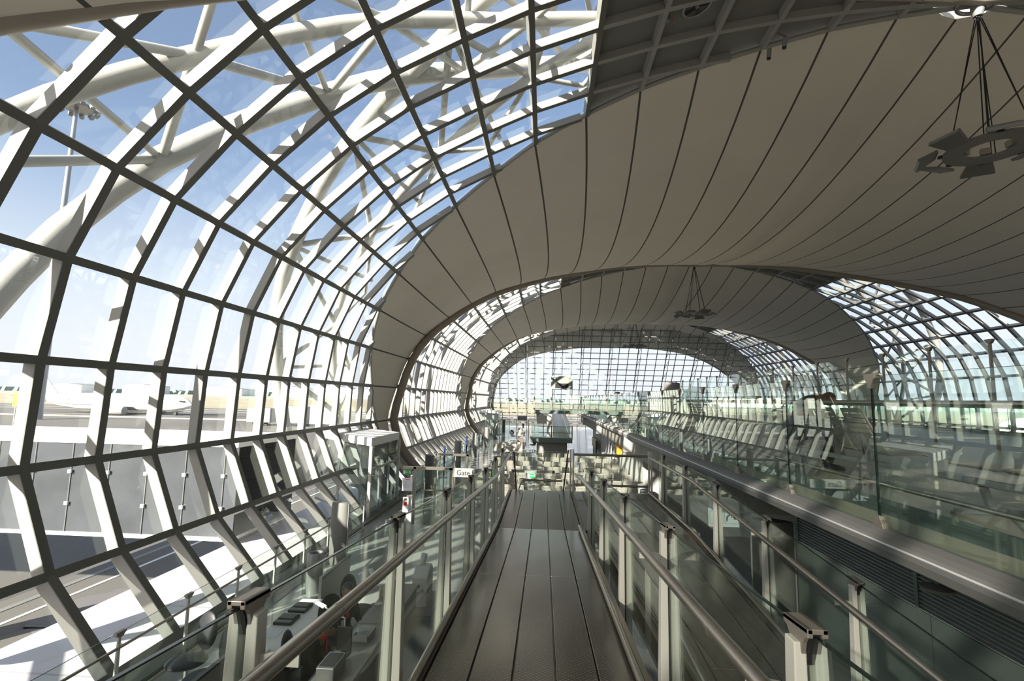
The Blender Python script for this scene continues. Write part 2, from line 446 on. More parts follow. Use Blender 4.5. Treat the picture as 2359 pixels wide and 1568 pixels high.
truss(CEN[2], 1, 'white tubular truss just behind the nearest wide membrane')
truss(CEN[3], -1, 'white tubular truss just before the second membrane')
truss(CEN[3], 1, 'white tubular truss just behind the second membrane')
truss(CEN[4], -1, 'white tubular truss beside the end wall')

# ---------------------------------------------------------------- glazed bays
def bay(k, c0, c1, ymin=None, ymax=None, lean=False, name='', where=''):
    """glazing between membrane strips centred at c0 and c1: mullions, transoms, glass; solid panels at the crown"""
    def lo(t): 
        v = c0 + half(t); return max(v, ymin) if ymin is not None else v
    def hi(t):
        v = c1 - half(t)
        if lean: v = min(v, end_y(pf(t).y) )
        return min(v, ymax) if ymax is not None else v
    sides = [(0, 11, 'window_%d' % k, 'left'), (23, 34, 'window_%d' % (k + 10), 'right'), (11, 23, 'ceiling', 'crown')]
    n0 = math.ceil((c0 - 7.3) / STEP); n1 = math.floor((c1 - 7.3) / STEP)
    for (ta, tb, nm, side) in sides:
        if all(hi(ta + (tb - ta) * i / 22) - lo(ta + (tb - ta) * i / 22) < .05 for i in range(23)): continue
        if side == 'crown': lab = 'dark ceiling panels with a grid of ribs at the crown, ' + where
        else: lab = 'curved glazed wall on the %s, %s' % (side, where)
        root = thing(nm, lab, 'window' if side != 'crown' else 'ceiling', p3(ta if side != 'right' else tb, lo(ta if side != 'right' else tb)), None, 'structure')
        # glass / panels, one strip between every two transoms
        g = MB()
        for i in range(ta, tb):
            for q in range(2):
                a = i + q / 2; b = a + .5
                ya0, yb0, ya1, yb1 = lo(a), hi(a), lo(b), hi(b)
                if side == 'crown' and abs(a + .25 - 17) < .3: continue
                if side == 'crown': ya0 -= .25; ya1 -= .25; yb0 += .25; yb1 += .25
                if yb0 - ya0 < .02 and yb1 - ya1 < .02: continue
                yb0 = max(yb0, ya0); yb1 = max(yb1, ya1)
                g.add([p3(a, ya0), p3(a, yb0), p3(b, yb1), p3(b, ya1)], [(0, 1, 2, 3)])
        if side == 'crown':
            vs = list(g.v); fs = list(g.f)
            g2 = MB(); 
            for f in fs:
                q = [Vector(vs[i]) for i in f]; up = Vector((0, 0, .12))
                if (q[0] - q[1]).length < .01 or (q[2] - q[3]).length < .01: pass
                g2.hexa([*q, *[p + up for p in q]])
            g2.build('ceiling_panel', 'panel_dark', root)
        else: g.build('pane', 'sun_filter' if k == 1 else 'facade', root)  # rear bay gets the added sun-softening panes
        # transoms
        for t in range(ta, tb + 1):
            if side == 'crown' and t in (ta, tb): continue
            y0, y1 = lo(t), hi(t)
            if y1 - y0 < .1: continue
            tn = Vector((-nin(t).y, nin(t).x)); pp = pf(t); ni = nin(t)
            qs = []
            for y in (y0, y1):
                for (w_, d_) in ((-.065, -.02), (.065, -.02), (.065, .2), (-.065, .2)):
                    v = pp + tn * w_ + ni * d_; qs.append((v.x, y, v.y))
            tro = MB().hexa(qs).build('transom', 'frame', root)
            qs = []
            for y in (y0, y1):
                for (w_, d_) in ((-.069, .198), (.069, .198), (.069, .215), (-.069, .215)):
                    v = pp + tn * w_ + ni * d_; qs.append((v.x, y, v.y))
            if side != 'crown': MB().hexa(qs).build('shade_strip', 'inner_shade', tro)  # thin dark layer painting shade on the transom's inner face
        # mullions
        for n in range(n0, n1 + 1):
            y = 7.3 + n * STEP
            NS = (tb - ta) * 10
            ins = [lo(ta + i / 10) - .02 <= y <= hi(ta + i / 10) + .02 for i in range(NS + 1)]
            i = 0
            while i <= NS:
                if not ins[i]: i += 1; continue
                j = i
                while j < NS and ins[j + 1]: j += 1
                if j - i >= 2:
                    t0 = ta + i / 10; t1 = ta + j / 10
                    ts = [t0] + [q for q in range(math.ceil(t0 + .01), math.ceil(t1 - .01))] + [t1]
                    def fin(sec):
                        mb = MB()
                        for t in ts:
                            for (dy, off) in sec: mb.v.append(p3(t, y + dy, off))
                        m_ = len(ts)
                        for a in range(m_ - 1):
                            for b in range(4): mb.f.append((a * 4 + b, a * 4 + (b + 1) % 4, a * 4 + 4 + (b + 1) % 4, a * 4 + 4 + b))
                        mb.f.append((3, 2, 1, 0)); mb.f.append(tuple((m_ - 1) * 4 + b for b in range(4)))
                        return mb
                    mo = fin(((-.072, 0), (.072, 0), (.072, .2), (-.072, .2))).build('mullion', 'frame', root)
                    if side != 'crown': fin(((-.076, .195), (.076, .195), (.076, .212), (-.076, .212))).build('shade_strip', 'inner_shade', mo)  # same painted shade on the mullion's inner face
                i = j + 1
bay(1, CEN[0], CEN[1], ymin=-20.5, where='beside and behind the camera')
bay(2, CEN[1], CEN[2], where='in front of the nearest wide membrane')
bay(3, CEN[2], CEN[3], where='between the first two wide membranes')
bay(4, CEN[3], CEN[4], lean=True, where='next to the end wall')

# ---------------------------------------------------------------- end wall
def inside_x(z):                                 # x-range of the tube at height z
    xs = []
    for i in range(NP - 1):
        a, b = PF[i], PF[i + 1]
        if (a.y - z) * (b.y - z) <= 0 and abs(a.y - b.y) > 1e-6:
            xs.append(a.x + (b.x - a.x) * (z - a.y) / (b.y - a.y))
    return (min(xs), max(xs)) if len(xs) >= 2 else None
ew = thing('wall_end', 'leaning glazed end wall with a fine dark steel grid', 'wall', (XC, 76, -4.2), None, 'structure')
zs = []
z = -4.2
while z < 10.4:
    zs.append(z); z += .70
for z in zs[1:]:
    r = inside_x(z)
    if r: MB().bar((r[0], end_y(z), z), (r[1], end_y(z), z), .11, .085).build('transom', 'panel_dark', ew)
def top_z(x):
    for i in range(NP - 1):
        a, b = PF[i], PF[i + 1]
        if a.y > -1.3 and (a.x - x) * (b.x - x) <= 0 and abs(a.x - b.x) > 1e-6:
            return a.y + (b.y - a.y) * (x - a.x) / (b.x - a.x)
    return None
x = -7.6; k = 0
while x < 29.6:
    zt = top_z(x)
    if zt:
        zb = -4.2 if -6.2 < x < 28.0 else -1.5
        a = Vector((x, end_y(zb), zb)); b = Vector((x, end_y(zt), zt))
        thick = (k % 3 == 1)
        MB().bar(a, b, .1 if thick else .075, .12, (0, -1, 0)).build('mullion', 'panel_dark', ew)
        if thick:
            ob = MB(); o_ = Vector((0.25, -.55, -.3))
            ob.bar(a + o_, b + o_, .06, .06, (0, -1, 0))
            n_ = max(2, int((zt - zb) / 1.4))
            for i in range(n_):
                p = a.lerp(b, i / n_); q = a.lerp(b, (i + 1) / n_)
                ob.bar(p, q + o_, .035, .035)
            ob.build('wind_truss', 'panel_dark', ew)
    x += 1.257; k += 1
gl = MB(); g_n = 36
for i in range(NP - 1):
    pass
ptsw = [(p.x, end_y(p.y), p.y) for p in PF]
gl.add(ptsw, [tuple(range(len(ptsw)))])
gl.build('pane', 'facade', ew)

# ---------------------------------------------------------------- ground shell
tag(MB().box(-6.35, 28.25, -20.6, 76, -4.5, -4.2).build('floor', 'floor'), 'polished light stone floor of the lower gate lounge', 'floor', None, 'structure')
wb = MB(); wpts = [(q.x, q.y) for q in PF] + [(28.15, -4.5), (-6.25, -4.5)]
wb.prism(wpts, -20.8, -20.6, 'Y'); tag(wb.build('wall_back_added', 'white'), 'added pale wall closing the unseen end far behind the camera', 'wall', None, 'structure')  # added end wall: shuts out low sun and bounces light forward

# ---------------------------------------------------------------- ramps
def R1(y): return -2.15 if y > 8.63 else -1.52 - .073 * y
def R2(y): return -2.15 if y > 8.63 else -2.15 - .073 * (8.63 - y)
GAP = .006
def ramp(name, label, x0, x1, n, sect, fz, kerb=True):
    t = thing(name, label, 'ramp', ((x0 + x1) / 2, sect[0][0], fz(sect[0][0])), None)
    w_ = (x1 - x0) / n
    for (ya, yb) in sect:
        za, zb = fz(ya), fz(yb)
        for i in range(n):
            a, b = x0 + i * w_ + GAP, x0 + (i + 1) * w_ - GAP
            ya_, yb_ = ya + .004, yb - .004
            MB().hexa([(a, ya_, za - .05), (b, ya_, za - .05), (b, yb_, zb - .05), (a, yb_, zb - .05), (a, ya_, za), (b, ya_, za), (b, yb_, zb), (a, yb_, zb)]).build('plank', 'plank', t, bevel=.004)
    ub = MB()
    for (ya, yb) in sect:
        za, zb = fz(ya), fz(yb)
        ub.hexa([(x0, ya, za - .22), (x1, ya, za - .22), (x1, yb, zb - .22), (x0, yb, zb - .22), (x0, ya, za - .052), (x1, ya, za - .052), (x1, yb, zb - .052), (x0, yb, zb - .052)])
    ub.build('underframe', 'steel_dark', t)
    for x in (x0 - .03, x1 + .03):
        st = MB()
        for (ya, yb) in sect:
            st.bar((x, ya, fz(ya) - .09), (x, yb, fz(yb) - .09), .05, .2)
        st.build('side_beam', 'steel_dark', t)
    for y in (ya_s for ya_s in ()): pass
    return t
rp1 = ramp('metal_ramp', 'brown metal plank ramp sloping down ahead of the camera to a flat landing', -.73, .65, 5, [(-3.2, 1.5), (1.5, 5.81), (5.81, 8.63), (8.63, 12.2)], R1)
rp2 = ramp('metal_ramp', 'second metal ramp, turning back down from the landing on the right', .97, 2.42, 5, [(1.0, 5.0), (5.0, 8.63), (8.63, 12.2)], R2)
MB().box(.712, .908, 8.66, 12.2, -2.2, -2.15).build('landing_plate', 'plank', rp1)
for (px, py, pz) in ((-.6, 11.0, -2.37), (2.2, 11.0, -2.37), (.8, 5.0, -2.4)):
    pass
def pier(x, y, z1, label):
    tag(MB().box(x - .12, x + .12, y - .12, y + .12, -4.2, z1).build('support_pier', 'concrete'), label, 'support', 'concrete supports under the ramps')
pier(-.05, 11.6, -2.42, 'concrete support under the far edge of the landing, left of the pair')
pier(1.7, 11.6, -2.42, 'concrete support under the far edge of the landing, right of the pair')
pier(-.05, 3.0, R1(3) - .27, 'concrete support under the near ramp')
pier(1.7, 4.0, R2(4) - .27, 'concrete support under the second ramp')

CLAMP = [(-.075, .0), (.075, .0), (.075, -.026), (.055, -.03), (.04, -.05), (.032, -.075), (.026, -.11), (-.026, -.11), (-.032, -.075), (-.04, -.05), (-.055, -.03), (-.075, -.026)]
def balustrade(label, gx, inner, fz, ys, y_end, hr_x, kr=True, hr=True, fh=.96, left_of=None, drop=.55, post_m='post'):
    """glass balustrade along Y: posts in pairs of tapered blades either side of the glass, cast clamps on top, round handrail on brackets"""
    t = thing('glass_balustrade', label, 'balustrade', (gx, ys[0], fz(ys[0])))
    for y in ys:
        zt = fz(y) + fh; zb = fz(y) - drop
        for sx in (-1, 1):
            pm = MB()
            a0, a1 = gx + sx * .012, gx + sx * .048
            pm.hexa([(a0, y - .05, zb), (gx + sx * .075, y - .05, zb), (gx + sx * .075, y + .05, zb), (a0, y + .05, zb),
                     (a0, y - .03, zt - .02), (a1, y - .03, zt - .02), (a1, y + .03, zt - .02), (a0, y + .03, zt - .02)])
            pm.build('post', post_m, t, bevel=.004)
        sl = (fz(y + .2) - fz(y - .2)) / .4
        pr = [(y + u, zt + .03 + v + sl * u) for u, v in CLAMP]
        cm = MB(); cm.prism(pr, gx - .030, gx - .013); cm.prism(pr, gx + .013, gx + .030)
        cm.prism([(y - .075, zt + .03 - .075 * sl), (y + .075, zt + .03 + .075 * sl), (y + .075, zt + .014 + .075 * sl), (y - .075, zt + .014 - .075 * sl)], gx - .030, gx + .030)
        c = cm.build('top_clamp', 'clamp', t, bevel=.003)
        gk = MB().prism([(y + u, zt + .012 + v + sl * u) for u, v in ((-.065, 0), (.065, 0), (.045, -.035), (.022, -.10), (-.022, -.10), (-.045, -.035))], gx - .013, gx + .013)
        gk.build('gasket', 'rubber', c)
    yy = list(ys) + ([y_end] if y_end > ys[-1] else [])
    for a, b in zip(yy, yy[1:]):
        cuts = [a + .02, b - .02]
        if a < 8.63 < b: cuts = [a + .02, 8.63, b - .02]
        g = MB()
        for p, q in zip(cuts, cuts[1:]):
            g.hexa([(gx - .006, p, fz(p) - .32), (gx + .006, p, fz(p) - .32), (gx + .006, q, fz(q) - .32), (gx - .006, q, fz(q) - .32),
                    (gx - .006, p, fz(p) + fh), (gx + .006, p, fz(p) + fh), (gx + .006, q, fz(q) + fh), (gx - .006, q, fz(q) + fh)])
        gp = g.build('glass_panel', 'rail_glass', t)
        e = MB()
        for p, q in zip(cuts, cuts[1:]): e.bar((gx, p, fz(p) + fh + .003), (gx, q, fz(q) + fh + .003), .013, .005)
        e.bar((gx, a + .018, fz(a) - .3), (gx, a + .018, fz(a) + fh), .013, .004, (0, 1, 0))
        e.build('glass_edge', 'glass_edge', gp)
    y0 = ys[0] - .6
    path = [y0] + [8.63 - .05, 8.63 + .05] * (y0 < 8.63 < yy[-1]) + [yy[-1] + .15]
    if hr:
        h = MB().tube([(hr_x, y, fz(y) + .85) for y in path], .027, 14).build('handrail', 'steel', t, smooth=50)
        for y in [q + .3 for q in ys if q + .3 < yy[-1]]:
            s_ = (fz(y + .1) - fz(y - .1)) / .2
            cl = MB().tube([(hr_x, y - .014, fz(y) + .85 - .014 * s_), (hr_x, y + .014, fz(y) + .85 + .014 * s_)], .0285, 14)
            cl.build('pipe_joint', 'steel', h, smooth=50)
        for y in ys:
            bm_ = MB(); d = 1 if hr_x > gx else -1
            z = fz(y) + .85
            bm_.add([(gx + d * .04, y - .005, z - .075), (hr_x, y - .005, z - .075), (hr_x, y - .005, z - .02), (gx + d * .04, y - .005, z - .045),
                     (gx + d * .04, y + .005, z - .075), (hr_x, y + .005, z - .075), (hr_x, y + .005, z - .02), (gx + d * .04, y + .005, z - .045)],
                    [(0, 1, 2, 3), (7, 6, 5, 4), (0, 4, 5, 1), (1, 5, 6, 2), (2, 6, 7, 3), (3, 7, 4, 0)])
            bm_.build('bracket', post_m, t)
    if kr:
        MB().tube([(hr_x, y, fz(y) + .045) for y in path], .026, 12).build('kick_rail', 'steel', t, smooth=50)
    return t
YS = [-.05, 1.66, 3.36, 5.06, 6.76, 8.46, 10.16, 11.86]
balustrade('glass balustrade with round steel handrail on the left of the near ramp', -.95, 1, R1, YS, 12.1, -.77)
balustrade('glass balustrade with round steel handrail on the right of the near ramp', .80, -1, R1, YS[:6], 8.6, .62)
balustrade('glass balustrade on the far right of the second ramp, beside the balcony edge', 2.65, -1, R2, [2.9, 4.6, 6.3, 8.0, 9.7, 11.4], 11.95, 2.47)
t = rp2
MB().tube([(1.02, y, R2(y) + .82) for y in (1.4, 8.55)], .027, 12).build('pipe', 'steel', t, smooth=50)
MB().tube([(1.02, y, R2(y) + .05) for y in (1.4, 8.55)], .026, 12).build('kick_rail', 'steel', t, smooth=50)
for y in (1.66, 3.36, 5.06, 6.76, 8.46): MB().box(.985, 1.035, y - .006, y + .006, R2(y) - .2, R2(y) + .82).build('stanchion', 'post', t)
# far edge of the landing
t = thing('landing_rail', 'brown steel rails across the far right end of the landing', 'railing', (1.6, 12.26, -2.15))
MB().tube([(.72, 12.26, -1.30), (2.47, 12.26, -1.30)], .028, 12).build('top_rail', 'steel_dark', t, smooth=50)
MB().tube([(.72, 12.26, -2.0), (2.47, 12.26, -2.0)], .026, 12).build('lower_rail', 'steel_dark', t, smooth=50)
MB().box(.74, 2.44, 12.27, 12.28, -2.3, -1.25).build('glass_panel', 'rail_glass', t)
for x in (.66, .72): MB().box(x - .018, x + .018, 12.23, 12.29, -2.6, -1.18).build('post', 'post', t, bevel=.004)
for x in (2.5, 2.56): MB().box(x - .018, x + .018, 12.23, 12.29, -2.6, -1.18).build('post', 'post', t, bevel=.004)
t = thing('landing_rail', 'low brown steel rail across the far left end of the landing', 'railing', (-.05, 12.26, -2.15))
MB().tube([(-.47, 12.26, -1.93), (.46, 12.26, -1.93)], .024, 12).build('lower_rail', 'steel_dark', t, smooth=50)
MB().tube([(-.47, 12.26, -1.93), (-.53, 12.25, -2.02), (-.57, 12.24, -2.15)], .016, 10).build('rail_end', 'steel', t, smooth=50)
MB().box(-.62, .6, 12.27, 12.28, -2.3, -1.25).build('glass_panel', 'rail_glass', t)
for a, b in (((-.70, 12.24, -1.27), (-.63, 12.24, -2.15)), ((.60, 12.24, -1.2), (.49, 12.24, -2.15))):
    MB().bar(a, b, .04, .03).build('slanted_bar', 'rubber', t)

# ---------------------------------------------------------------- balcony on the right
BX0, BX1, BZ = 3.3, 18.6, -1.05
tag(MB().box(BX0 + .05, BX1 - .05, -20.6, 47.5, BZ - .3, BZ).build('floor_upper', 'carpet'), 'upper balcony floor behind the glass balustrade on the right', 'floor', None, 'structure')
def edge_beam(x, s, label):
    prof = [(0, -1.17), (-.10, -1.19), (-.16, -1.215), (-.19, -1.26), (-.185, -1.30), (-.15, -1.38), (-.10, -1.41), (.30, -1.41), (.30, -1.17)]
    mb = MB().prism([(x + s * u, v) for u, v in prof], -20.6, 47.5, 'Y')
    return tag(mb.build('trim_edge', 'beam'), label, 'edge beam', None, 'structure')
edge_beam(BX0, 1, 'concrete edge beam with a rounded white nosing along the balcony')
edge_beam(BX1, -1, 'concrete edge beam along the far side of the balcony')
nos = MB().tube([(BX0 - .185, -20.5, -1.245), (BX0 - .185, 47.4, -1.245)], .011, 8)
tag(nos.build('trim_nosing', 'white', smooth=50), 'white nosing line along the balcony edge beam', 'nosing', None, 'structure')
sy = [9.9, 20.4, 30.9, 41.4]
for i, y in enumerate(sy):
    mb = MB().hexa([(3.18, y - .22, -2.0 - .0 * i), (4.6, y - .22, -2.0), (4.6, y + .22, -2.0), (3.18, y + .22, -2.0), (3.18, y - .22, -1.3), (4.6, y - .22, -1.3), (4.6, y + .22, -1.3), (3.18, y + .22, -1.3)])
    tag(mb.build('beam_stub', 'concrete', bevel=.02), ['concrete beam end under the balcony edge, nearest the camera', 'second concrete beam end under the balcony edge', 'third concrete beam end under the balcony edge', 'farthest concrete beam end under the balcony edge'][i], 'beam', None, 'structure')
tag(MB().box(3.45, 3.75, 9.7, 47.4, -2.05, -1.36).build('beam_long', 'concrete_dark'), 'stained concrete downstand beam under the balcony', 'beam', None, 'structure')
# wall with louvres close to the camera
lw = thing('wall_right', 'grey green metal wall below the balcony, lower right corner', 'wall', (4.5, 0, -4.2), None, 'structure')
MB().box(4.5, 4.7, -20.6, 9.5, -4.2, -2.40).build('wall_panels', 'teal', lw)
MB().box(4.62, 4.7, -20.6, 9.5, -2.40, -1.40).build('louvre_back', 'black', lw)
lv = MB(); zz = -2.39
while zz < -1.43:
    lv.hexa([(4.50, -20.6, zz), (4.506, -20.6, zz), (4.506, 9.5, zz), (4.50, 9.5, zz), (4.50, -20.6, zz + .014), (4.506, -20.6, zz + .014), (4.506, 9.5, zz + .014), (4.50, 9.5, zz + .014)])
    lv.hexa([(4.506, -20.6, zz), (4.56, -20.6, zz + .03), (4.56, 9.5, zz + .03), (4.506, 9.5, zz), (4.506, -20.6, zz + .006), (4.56, -20.6, zz + .036), (4.56, 9.5, zz + .036), (4.506, 9.5, zz + .006)]); zz += .046
lv.build('louvre_blades', 'louvre', lw)
for y in (-3.1, .2, 3.4, 6.6, 9.45): MB().box(4.488, 4.53, y - .03, y + .03, -2.42, -1.4).build('louvre_mullion', 'teal', lw)
# concrete core under the balcony further away
cw = thing('wall_core', 'concrete wall under the balcony behind the seats', 'wall', (4.3, 30, -4.2), None, 'structure')
MB().box(4.25, 9.0, 22.0, 44.0, -4.2, -1.36).build('wall_block', 'concrete', cw)
for y in (26, 30, 34, 38): MB().box(4.235, 4.25, y - .008, y + .008, -4.2, -1.36).build('panel_joint', 'panel_dark', cw)
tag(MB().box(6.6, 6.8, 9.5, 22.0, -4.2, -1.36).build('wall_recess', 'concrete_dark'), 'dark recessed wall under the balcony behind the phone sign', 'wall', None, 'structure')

# balcony balustrade: frameless panes, clamps top and bottom, pipes inside
def balcony_rail(x, ys, label, inward):
    t = thing('glass_balustrade', label, 'balustrade', (x, ys[0], BZ))
    for a, b in zip(ys, ys[1:]):
        gp = MB().box(x - .006, x + .006, a + .012, b - .012, -1.19, .30).build('glass_panel', 'screen_glass', t)
        e = MB(); e.box(x - .0065, x + .0065, a + .009, a + .0125, -1.17, .30); e.box(x - .0065, x + .0065, b - .0125, b - .009, -1.17, .30); e.box(x - .0065, x + .0065, a + .012, b - .012, .30, .303)
        e.build('glass_edge', 'glass_edge', gp)
    for y in ys:
        top = [(-.17, .33), (.17, .33), (.17, .27), (.12, .24), (.07, .19), (.045, .13), (-.045, .13), (-.07, .19), (-.12, .24), (-.17, .27)]
        cm = MB(); cm.prism([(y + u * .5, .30 + (v - .30) * .75) for u, v in top], x - .025, x + .025); cm.build('top_clamp', 'clamp', t, bevel=.004)
        bot = [(-.045, -.98), (.045, -.98), (.06, -1.04), (.09, -1.09), (.12, -1.18), (-.12, -1.18), (-.09, -1.09), (-.06, -1.04)]
        cm = MB(); cm.prism([(y + u * .7, -1.18 + (v + 1.18) * .6) for u, v in bot], x - .025, x + .025); cm.build('bottom_clamp', 'clamp', t, bevel=.004)
        MB().box(x + inward * .02, x + inward * .14, y - .008, y + .008, -1.17, .13).build('glass_fin', 'screen_glass', t)
    px = x + inward * .12
    MB().box(*sorted((x + inward * .05, x + inward * .065)), ys[0], ys[-1], -1.05, -.90).build('upstand', 'upstand', t)
    MB().tube([(px, ys[0], .035), (px, ys[-1], .035)], .026, 12).build('handrail', 'steel', t, smooth=50)
    MB().tube([(px, ys[0], -.78), (px, ys[-1], -.78)], .022, 12).build('toe_rail', 'steel', t, smooth=50)
    return t
ysb = [-.12 + 1.8 * k for k in range(0, 27)]
balcony_rail(BX0 + .0, ysb, 'long frameless glass balustrade along the near edge of the upper balcony', 1)
balcony_rail(BX1, ysb[2:], 'frameless glass balustrade along the far edge of the upper balcony', -1)
# tall glass partition in the middle of the balcony
t = thing('glass_partition', 'tall glass partition with slim dark posts in the middle of the balcony', 'partition', (12.0, 6, BZ))
yp = [5.6 + 2.15 * k for k in range(0, 20)]
for y in yp:
    MB().box(11.97, 12.03, y - .03, y + .03, BZ, 1.82).build('post', 'clamp', t)
    MB().prism([(y - .13, 1.86), (y + .13, 1.86), (y + .1, 1.8), (y + .04, 1.74), (y - .04, 1.74), (y - .1, 1.8)], 11.96, 12.04).build('post_cap', 'clamp', t)
for a, b in zip(yp, yp[1:]):
    MB().box(11.995, 12.005, a + .04, b - .04, BZ + .05, 1.8).build('glass_panel', 'screen_glass', t)

# ---------------------------------------------------------------- beam seating
def seat_meshes():
    pan = MB()
    prof = [(.44, .385), (.45, .40), (.40, .425), (.22, .415), (.06, .40), (.0, .42), (-.02, .41), (.05, .38), (.22, .39), (.40, .40)]
    pan.prism([(x, z) for x, z in prof], -.195, .195, 'Y')
    back = MB()
    def bp(u, y): return Vector((-.03 - .21 * u - .02 * math.sin(u * 3), y, .44 + .47 * u))
    for s in (-1, 1):
        back.hexa([bp(0, s * .2), bp(0, s * .165), bp(0, s * .165) + Vector((.018, 0, 0)), bp(0, s * .2) + Vector((.018, 0, 0)),
                   bp(1, s * .165), bp(1, s * .135), bp(1, s * .135) + Vector((.018, 0, 0)), bp(1, s * .165) + Vector((.018, 0, 0))])
    n = 8
    for k in range(n):
        a = k / n + (.013 if k else 0); b = (k + 1) / n - .013
        if k == 0: a = 0; b = .26
        elif k < 3: continue
        if k == n - 1: b = 1.0
        if k == 3: a = .28
        wa = .166 - .03 * a; wb = .166 - .03 * b; d = Vector((.016, 0, 0))
        pa, pb = bp(a, -wa), bp(a, wa); qa, qb = bp(b, -wb), bp(b, wb)
        back.hexa([pa, pb, pb + d, pa + d, qa, qb, qb + d, qa + d])
    br = MB()
    for s in (-1, 1):
        br.add([(-.09, s * .02 - .008, .30), (.02, s * .02 - .008, .30), (-.02, s * .02 - .008, .42), (-.13, s * .02 - .008, .64), (-.15, s * .02 - .008, .64),
                (-.09, s * .02 + .008, .30), (.02, s * .02 + .008, .30), (-.02, s * .02 + .008, .42), (-.13, s * .02 + .008, .64), (-.15, s * .02 + .008, .64)],
               [(4, 3, 2, 1, 0), (5, 6, 7, 8, 9), (0, 1, 6, 5), (1, 2, 7, 6), (2, 3, 8, 7), (3, 4, 9, 8), (4, 0, 5, 9)])
    return pan, back, br
def bench(n, pitch, label, group):
    """n seats on a beam along local Y, facing local +X"""
    t = thing('seat_bench', label, 'bench', None, group)
    w_ = n * pitch
    MB().box(-.06, .0, -w_ / 2, w_ / 2, .25, .31).build('beam', 'greymetal', t, bevel=.006)
    for y in (-w_ / 2 + pitch * .8, w_ / 2 - pitch * .8):
        lg = MB().bar((-.03, y, .25), (.02, y, .06), .05, .05).bar((-.28, y, .03), (.32, y, .03), .05, .04)
        lg.box(-.30, -.24, y - .03, y + .03, 0, .03).box(.28, .34, y - .03, y + .03, 0, .03).bar((.02, y, .08), (.02, y, .02), .06, .05, (1, 0, 0))
        lg.build('leg', 'greymetal', t)
    pan, back, br = seat_meshes()
    sc = pitch / .42
    a = None
    for k in range(n):
        y = -w_ / 2 + pitch * (k + .5)
        if a is None:
            for mb in (pan, back): mb.v = [(x, yy * min(1.25, sc), z) for x, yy, z in mb.v]
            a = [pan.build('seat_pan', 'seat', t, bevel=.006), back.build('backrest', 'seat', t, bevel=.004), br.build('seat_bracket', 'greymetal', t)]
            for o in a: o.location.y = y
        else:
            for o in a:
                c = o.copy(); COL.objects.link(c); c.parent = t; c.location.y = y
    return t
ROWS = [19.9, 21.6, 23.4, 25.3, 27.3, 29.4, 31.6]
ORD = ['front', 'second', 'third', 'fourth', 'fifth', 'sixth', 'rearmost']
XB = [(-1.75, 'left'), (.62, 'middle'), (2.98, 'right')]
proto = None
for i, y in enumerate(ROWS):
    for bx, w_ in XB:
        lb = 'cream slatted seat bench facing away, %s of three in the %s row beyond the landing' % (w_, ORD[i])
        if proto is None: o = proto = bench(5, .43, lb, 'gate lounge seat benches')
        else: o = dup(proto, lb)
        place(o, bx + random.uniform(-.05, .05) + (i % 2) * .1, y, -4.2, math.pi / 2)
for i, (bx, y) in enumerate(((-2.55, 36.6), (-2.35, 38.4))):
    o = dup(proto, 'grey looking seat bench facing the camera, %s of the two rows near the far ramp' % ('nearer', 'farther')[i], 'benches facing the camera')
    place(o, bx, y, -4.2, -math.pi / 2)
# benches on the balcony
pb = bench(4, .60, 'slatted bench on the balcony with a man sitting on it', 'balcony benches'); place(pb, 4.34, 8.0, BZ, 0, 1.12)
o = dup(pb, 'backless bench on the balcony behind the glass, nearer than the seated man'); place(o, 4.42, 4.6, BZ, 0, 1.12)
for c in list(o.children):
    if c.name.startswith(('backrest', 'seat_bracket')): bpy.data.objects.remove(c)
o = dup(pb, 'slatted bench on the balcony farther back than the seated man'); place(o, 4.3, 13.2, BZ)
o = dup(pb, 'slatted bench at the middle glass partition of the balcony, right of the seated man'); place(o, 11.0, 10.5, BZ, math.pi)

# ---------------------------------------------------------------- air columns and totems along the left
def air_column(h, label):
    t = thing('air_column', label, 'air column', None, 'grey oval air columns')
    MB().lathe([(.275, 0), (.275, .05), (.26, .05), (.26, h - .03), (.25, h), (.0, h + .03)], n=32, sx=.5, sy=1.0).build('body', 'column', t, smooth=40)
    for s in (-1, 1): MB().box(-.02, .02, s * .262 - .012, s * .262 + .012, .02, h - .01).build('edge_profile', 'greymetal', t)
    return t
ac = air_column(1.5, 'large grey oval air column in front of the gate vestibule, behind the round bin'); place(ac, -5.1, 12.75, -4.2, 1.25)
for y, lab in ((22.0, 'grey oval air column standing just behind the gate frames'), (29.3, 'grey oval air column beside the seat rows, left of the middle of the aisle'),
               (36.2, 'grey oval air column beyond the seat rows, third from the gate frames'), (43.5, 'grey oval air column near the far ramp, fourth from the gate frames'),
               (52.5, 'grey oval air column close to the far end, fifth from the gate frames'), (62.5, 'last grey oval air column at the end wall')):
    o = dup(ac, lab); place(o, -4.95, y, -4.2, .75, 1.12)
o = dup(ac, 'tall grey column top standing on the balcony beyond the glass'); place(o, 4.98, 20, BZ, 1.2, 1.19)
o = dup(ac, 'small grey column on the balcony near the far bridge'); place(o, 5.2, 36, BZ, .3, 1.1)
o = dup(ac, 'curved grey column under the balcony at the end of the green wall'); place(o, 4.28, 9.95, -4.2, 1.2, 1.36)
def totem(label):
    t = thing('display_totem', label, 'display', None, 'flight display totems')
    MB().box(-.03, .03, -.02, .02, 0, 1.65).build('pole', 'greymetal', t)
    MB().lathe([(.2, 0), (.2, .015), (.03, .03)], n=20).build('base', 'greymetal', t, smooth=40)
    MB().box(-.05, .05, -.24, .24, .75, 1.62).build('screen', 'black', t, bevel=.01)
    MB().box(-.03, .03, -.26, -.245, .1, 1.62).build('blue_edge', 'blue', t)
    return t
tt = totem('black flight display totem near the gate frames, left aisle'); place(tt, -5.2, 26.6, -4.2, .2)
